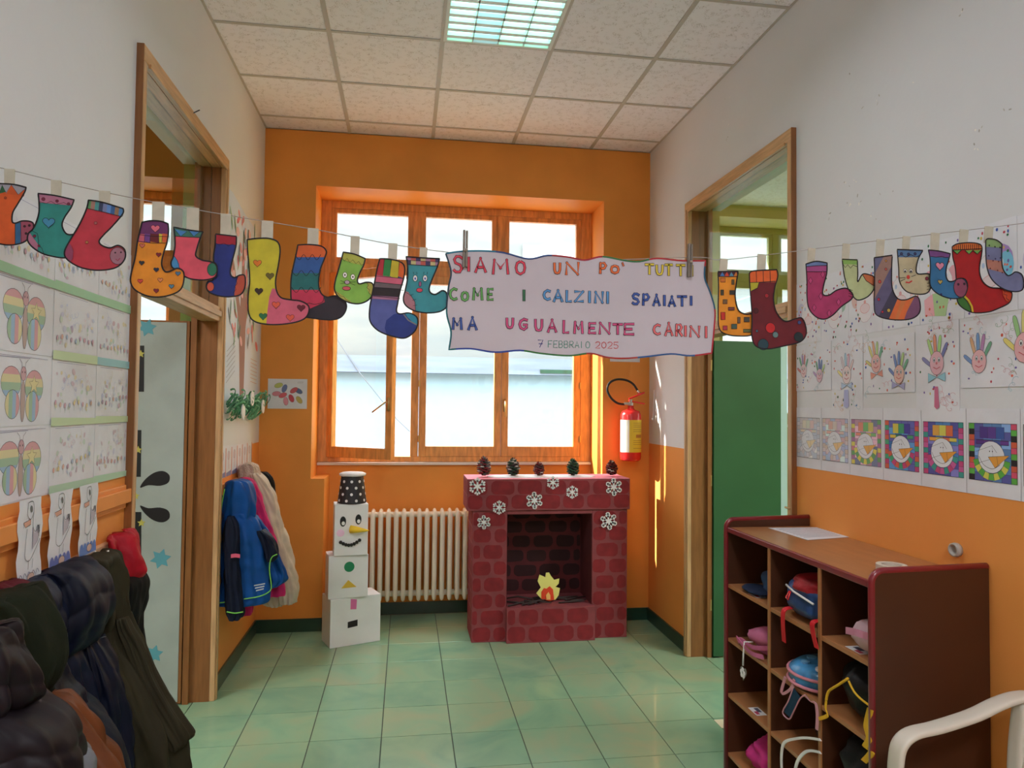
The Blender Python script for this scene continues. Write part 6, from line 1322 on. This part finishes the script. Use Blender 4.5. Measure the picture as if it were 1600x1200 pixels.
def coat(label, Y, parts, group='coats on the near left rail'):
    q = parts[0][1][0]; c = P((q[0]+q[1])/2, q[2], 1, Y); zmin = min(P(r[0], r[2], 1, Y).z for p in parts for r in p[1])
    t = thing('coat', label, 'coat', (max(.1, c.x), Y, zmin), group)
    for i, (nm, rows, m, kw) in enumerate(parts):
        dy = kw.pop('dy', 0); th = kw.pop('th', .09); build(nm, loft(rows, Y+dy, th, **kw), m, t, smooth=True)
    return t
navy = fabric('navy_nylon', (.004, .006, .018), .5, bump=.3, bscale=25, bdist=.004); navy2 = fabric('dark_slate_nylon', (.007, .010, .026), .5, bump=.25, bscale=25, bdist=.004)
olive = fabric('olive_canvas', (.030, .025, .013), .75, bump=.3, bscale=18, bdist=.006); dgreen = fabric('dark_green_fleece', (.009, .012, .005), .9, bump=.5, bscale=90, sheen=.0)
plum = fabric('plum_nylon', (.011, .007, .010), .5, bump=.3, bscale=25, bdist=.004); rust = fabric('rust_brown_nylon', (.14, .040, .012), .5, bump=.25, bscale=20, bdist=.005)
silver = fabric('silvery_lining', (.16, .17, .19), .3, bump=.3, bscale=25, bdist=.004); redh = fabric('red_hood_nylon', (.42, .008, .022), .5, bump=.9, bscale=14, bdist=.012); blackn = fabric('black_coat_cloth', (.005, .005, .006), .7)
coat('black coat with a bright red hood next to left doorway', -2.52, [
    ('hood', [(176, 182, 832), (156, 198, 840), (145, 206, 862), (146, 212, 882), (155, 214, 893), (172, 208, 902)], redh, dict(th=.10, fold=.012, ff=4, lump=.04, seed=2)),
    ('body', [(185, 200, 885), (180, 225, 905), (182, 222, 940), (185, 215, 980), (188, 222, 1050), (190, 230, 1120)], blackn, dict(th=.09, dy=.02, seed=3))])
coat('long olive canvas coat hanging lowest of the row', -2.74, [
    ('hood', [(150, 156, 865), (126, 178, 870), (118, 184, 888), (122, 189, 920), (130, 192, 950), (140, 190, 975), (150, 180, 990)], olive, dict(th=.10, fold=.012, ff=5, lump=.035, seed=5)),
    ('body', [(140, 178, 930), (130, 190, 965), (135, 200, 1000), (145, 233, 1060), (160, 252, 1100), (170, 267, 1135), (180, 275, 1190), (185, 282, 1260)], olive, dict(th=.10, fold=.020, ff=7, lump=.03, seed=6, vfold=1)),
    ('sleeve', [(188, 200, 962), (190, 208, 980), (198, 222, 1005), (208, 240, 1052), (228, 264, 1095), (250, 288, 1135), (262, 297, 1153), (272, 290, 1161)], olive, dict(th=.055, dy=.02, fold=.010, ff=3, lump=.02, seed=7, vfold=1))])
coat('shiny navy puffer coat with a big round hood', -2.96, [
    ('hood', [(95, 100, 880), (66, 132, 885), (50, 150, 902), (46, 161, 925), (52, 163, 950), (66, 156, 982), (85, 138, 1008)], navy, dict(th=.12, fold=.004, lump=.02, quilt=.012, qs=.085, seed=11)),
    ('body', [(95, 120, 990), (88, 136, 1010), (86, 146, 1045), (86, 153, 1085), (84, 158, 1130), (80, 165, 1200), (80, 168, 1270)], navy2, dict(th=.10, fold=.008, quilt=.010, qs=.09, seed=12)),
    ('sleeve', [(140, 155, 1000), (145, 175, 1040), (150, 190, 1100), (160, 200, 1160), (165, 205, 1230)], navy, dict(th=.06, dy=.05, fold=.006, quilt=.006, qs=.08, seed=13))])
coat('navy puffer coat behind the dark green hood', -3.14, [
    ('hood', [(45, 52, 905), (22, 68, 910), (12, 80, 925), (8, 88, 950), (10, 91, 980), (15, 88, 1010), (30, 75, 1030)], navy2, dict(th=.09, fold=.004, lump=.03, quilt=.010, qs=.07, seed=15)),
    ('body', [(30, 70, 1010), (25, 88, 1040), (25, 105, 1075), (30, 125, 1095), (30, 135, 1140), (30, 140, 1210), (30, 140, 1280)], navy, dict(th=.08, quilt=.008, qs=.07, seed=16))])
coat('dark red hooded coat peeping out behind the green hood', -3.235, [
    ('hood', [(-5, 5, 910), (-25, 28, 916), (-30, 45, 932), (-30, 50, 960), (-25, 40, 990)], fabric('maroon_cloth', (.10, .010, .018), .6), dict(th=.05, seed=17)),
    ('body', [(-20, 40, 970), (-20, 50, 1050), (-20, 55, 1150), (-20, 60, 1280)], blackn, dict(th=.04, seed=18))])
coat('dark slate coat hanging low behind the rust sleeve', -3.16, [
    ('body', [(85, 92, 1074), (78, 118, 1085), (74, 145, 1105), (70, 168, 1135), (66, 188, 1170), (62, 198, 1205), (60, 204, 1280)], fabric('slate_cloth', (.010, .012, .02), .6), dict(th=.06, dy=.06, fold=.006, lump=.02, seed=19))], 'coats on the near left rail')
coat('dark green fleece hooded coat in the left foreground', -3.42, [
    ('hood', [(15, 25, 926), (-20, 48, 931), (-40, 66, 948), (-45, 80, 975), (-40, 88, 1010), (-30, 88, 1045), (-15, 76, 1075), (5, 55, 1094)], dgreen, dict(th=.12, fold=.004, lump=.03, seed=21)),
    ('body', [(-10, 50, 1060), (-20, 70, 1100), (-20, 85, 1150), (-20, 90, 1220), (-20, 90, 1300)], dgreen, dict(th=.10, seed=22))])
coat('rust brown coat slung low in the left foreground', -3.40, [
    ('body', [(70, 80, 1087), (48, 105, 1096), (40, 128, 1118), (38, 146, 1140), (38, 163, 1168), (40, 180, 1200), (40, 190, 1260)], rust, dict(th=.07, dy=.0, fold=.008, ff=6, lump=.03, seed=23))])
coat('plum grey puffer jacket at the bottom left edge of the picture', -3.70, [
    ('hood', [(-25, -18, 985), (-45, 4, 993), (-52, 20, 1015), (-56, 32, 1045), (-56, 42, 1078), (-50, 36, 1100), (-30, 10, 1118)], plum, dict(th=.09, fold=.004, lump=.03, quilt=.012, qs=.075, seed=25)),
    ('body', [(-40, 20, 1100), (-56, 45, 1112), (-60, 75, 1130), (-60, 98, 1152), (-60, 115, 1178), (-60, 120, 1215), (-60, 122, 1290)], plum, dict(th=.12, fold=.004, lump=.03, quilt=.018, qs=.085, seed=26)),
    ('lining', [(105, 112, 1170), (88, 130, 1182), (78, 138, 1198), (76, 142, 1230), (76, 144, 1290)], silver, dict(th=.04, dy=.08, lump=.02, fold=.008, seed=27))])

# coats on the far rail
cr2 = thing('coat_rail', 'short orange rail with hooks on left wall beyond the doorway', 'coat rail', (0, -.6, 1.08))
build('rail', G().box(.0005, .020, -1.05, -.12, 1.09, 1.15), M_board, cr2, bev=.003)
for y in (-.95, -.75, -.55, -.35): build('hook', G().tube([(.018, y, 1.12), (.05, y, 1.115), (.062, y, 1.135), (.060, y, 1.15)], .005, 8), M_metal, cr2, smooth=True)
blue = fabric('bright_blue_nylon', (.008, .075, .30), .45, bump=.25, bscale=22, bdist=.005); nvy = fabric('navy_sleeve_cloth', (.008, .012, .030), .6); pinkc = fabric('magenta_fleece', (.55, .02, .14), .7)
cream = fabric('cream_nylon', (.56, .47, .38), .5, bump=.25, bscale=22, bdist=.005); fluff = fabric('fluffy_cream', (.62, .50, .42), .95, bump=1.0, bscale=130, bdist=.012)
fg = 'coats on the far left rail'
coat('dark coat mostly hidden behind the cream coat', -.45, [('body', [(400, 416, 738), (380, 426, 748), (380, 430, 765), (380, 430, 800), (380, 430, 860), (380, 430, 900)], blackn, dict(th=.06, seed=30))], fg)
coat('cream puffer coat with a fluffy hood near the corner', -.64, [
    ('hood', [(386, 392, 723), (376, 402, 727), (373, 406, 736), (374, 406, 746), (380, 402, 754)], fluff, dict(th=.07, lump=.02, fold=.004, seed=32)),
    ('body', [(392, 405, 738), (390, 416, 750), (396, 430, 775), (400, 440, 810), (406, 447, 840), (415, 458, 880), (425, 465, 905), (434, 466, 925), (440, 462, 940)], cream, dict(th=.08, fold=.006, quilt=.010, qs=.085, lump=.02, seed=33)),
    ('sleeve', [(398, 404, 900), (400, 430, 915), (404, 442, 930), (408, 444, 940), (420, 440, 946)], cream, dict(th=.05, dy=-.02, seed=34))], fg)
coat('magenta pink coat squeezed behind the blue jacket', -.83, [
    ('body', [(378, 384, 746), (374, 396, 752), (376, 406, 775), (380, 418, 810), (380, 432, 850), (382, 440, 890), (384, 446, 918), (396, 444, 930)], pinkc, dict(th=.06, lump=.02, seed=35)),
    ('sleeve', [(374, 386, 900), (374, 392, 930), (376, 393, 955), (380, 390, 960)], pinkc, dict(th=.04, dy=-.02, seed=36))], fg)
bj = coat('bright blue hooded jacket with navy sleeves and green piping', -1.0, [
    ('hood', [(368, 376, 749), (356, 390, 753), (349, 397, 768), (345, 400, 790), (347, 399, 806), (356, 392, 816)], blue, dict(th=.075, fold=.005, lump=.02, seed=40)),
    ('body', [(352, 392, 800), (345, 402, 812), (341, 410, 832), (339, 416, 860), (336, 421, 895), (333, 424, 925), (331, 420, 940), (331, 400, 944)], blue, dict(th=.08, fold=.008, ff=5, quilt=.006, qs=.075, lump=.015, seed=41)),
    ('front_panel', [(396, 402, 806), (402, 418, 830), (408, 432, 860), (414, 442, 885), (419, 448, 902), (422, 444, 910), (424, 432, 917)], blue, dict(th=.035, dy=.04, quilt=.006, qs=.06, seed=42)),
    ('sleeve', [(356, 366, 806), (351, 374, 825), (351, 375, 860), (352, 377, 900), (353, 380, 940), (355, 380, 958), (360, 375, 967)], nvy, dict(th=.045, dy=-.085, fold=.006, lump=.012, seed=43)),
    ('sleeve', [(405, 412, 828), (407, 424, 838), (411, 432, 855), (414, 434, 868), (418, 428, 876)], nvy, dict(th=.04, dy=-.02, seed=44))], fg)
gp = mat('lime_piping', (.20, .60, .08), .5)
build('piping', G().tube(catm([P(x, y, 1, -1.09) for x, y in ((351, 764), (347, 785), (345, 800), (341, 806), (338, 812), (337, 860), (334, 900), (332, 942))], 4), .0032, 6), gp, bj, smooth=True)
build('piping', G().tube(catm([P(x, y, 1, -1.09) for x, y in ((331, 943), (352, 941))], 4), .0032, 6), gp, bj, smooth=True)
build('piping', G().tube(catm([P(x, y, 1, -1.09) for x, y in ((381, 936), (405, 932), (420, 925), (424, 916), (421, 890), (424, 872), (433, 866))], 4), .0032, 6), gp, bj, smooth=True)
build('piping', G().tube(catm([P(x, y, 1, -1.135) for x, y in ((354, 956), (367, 958), (380, 956))], 4), .0036, 6), gp, bj, smooth=True)
build('cuff_tag', G().ribbon([P(361, 869, 1, -1.14), P(368, 868, 1, -1.142), P(375, 869, 1, -1.138)], (0, 0, .02), .002), mat('pink_tag', (.75, .12, .22), .5), bj)
for k in range(3): build('reflective_stripe', G().ribbon([P(397+k*1.5, 915+k*4, 1, -1.098), P(414-k*1.0, 912+k*4, 1, -1.098)], (0, 0, .006), .002), mat('reflective_grey', (.45, .5, .55), .4), bj)
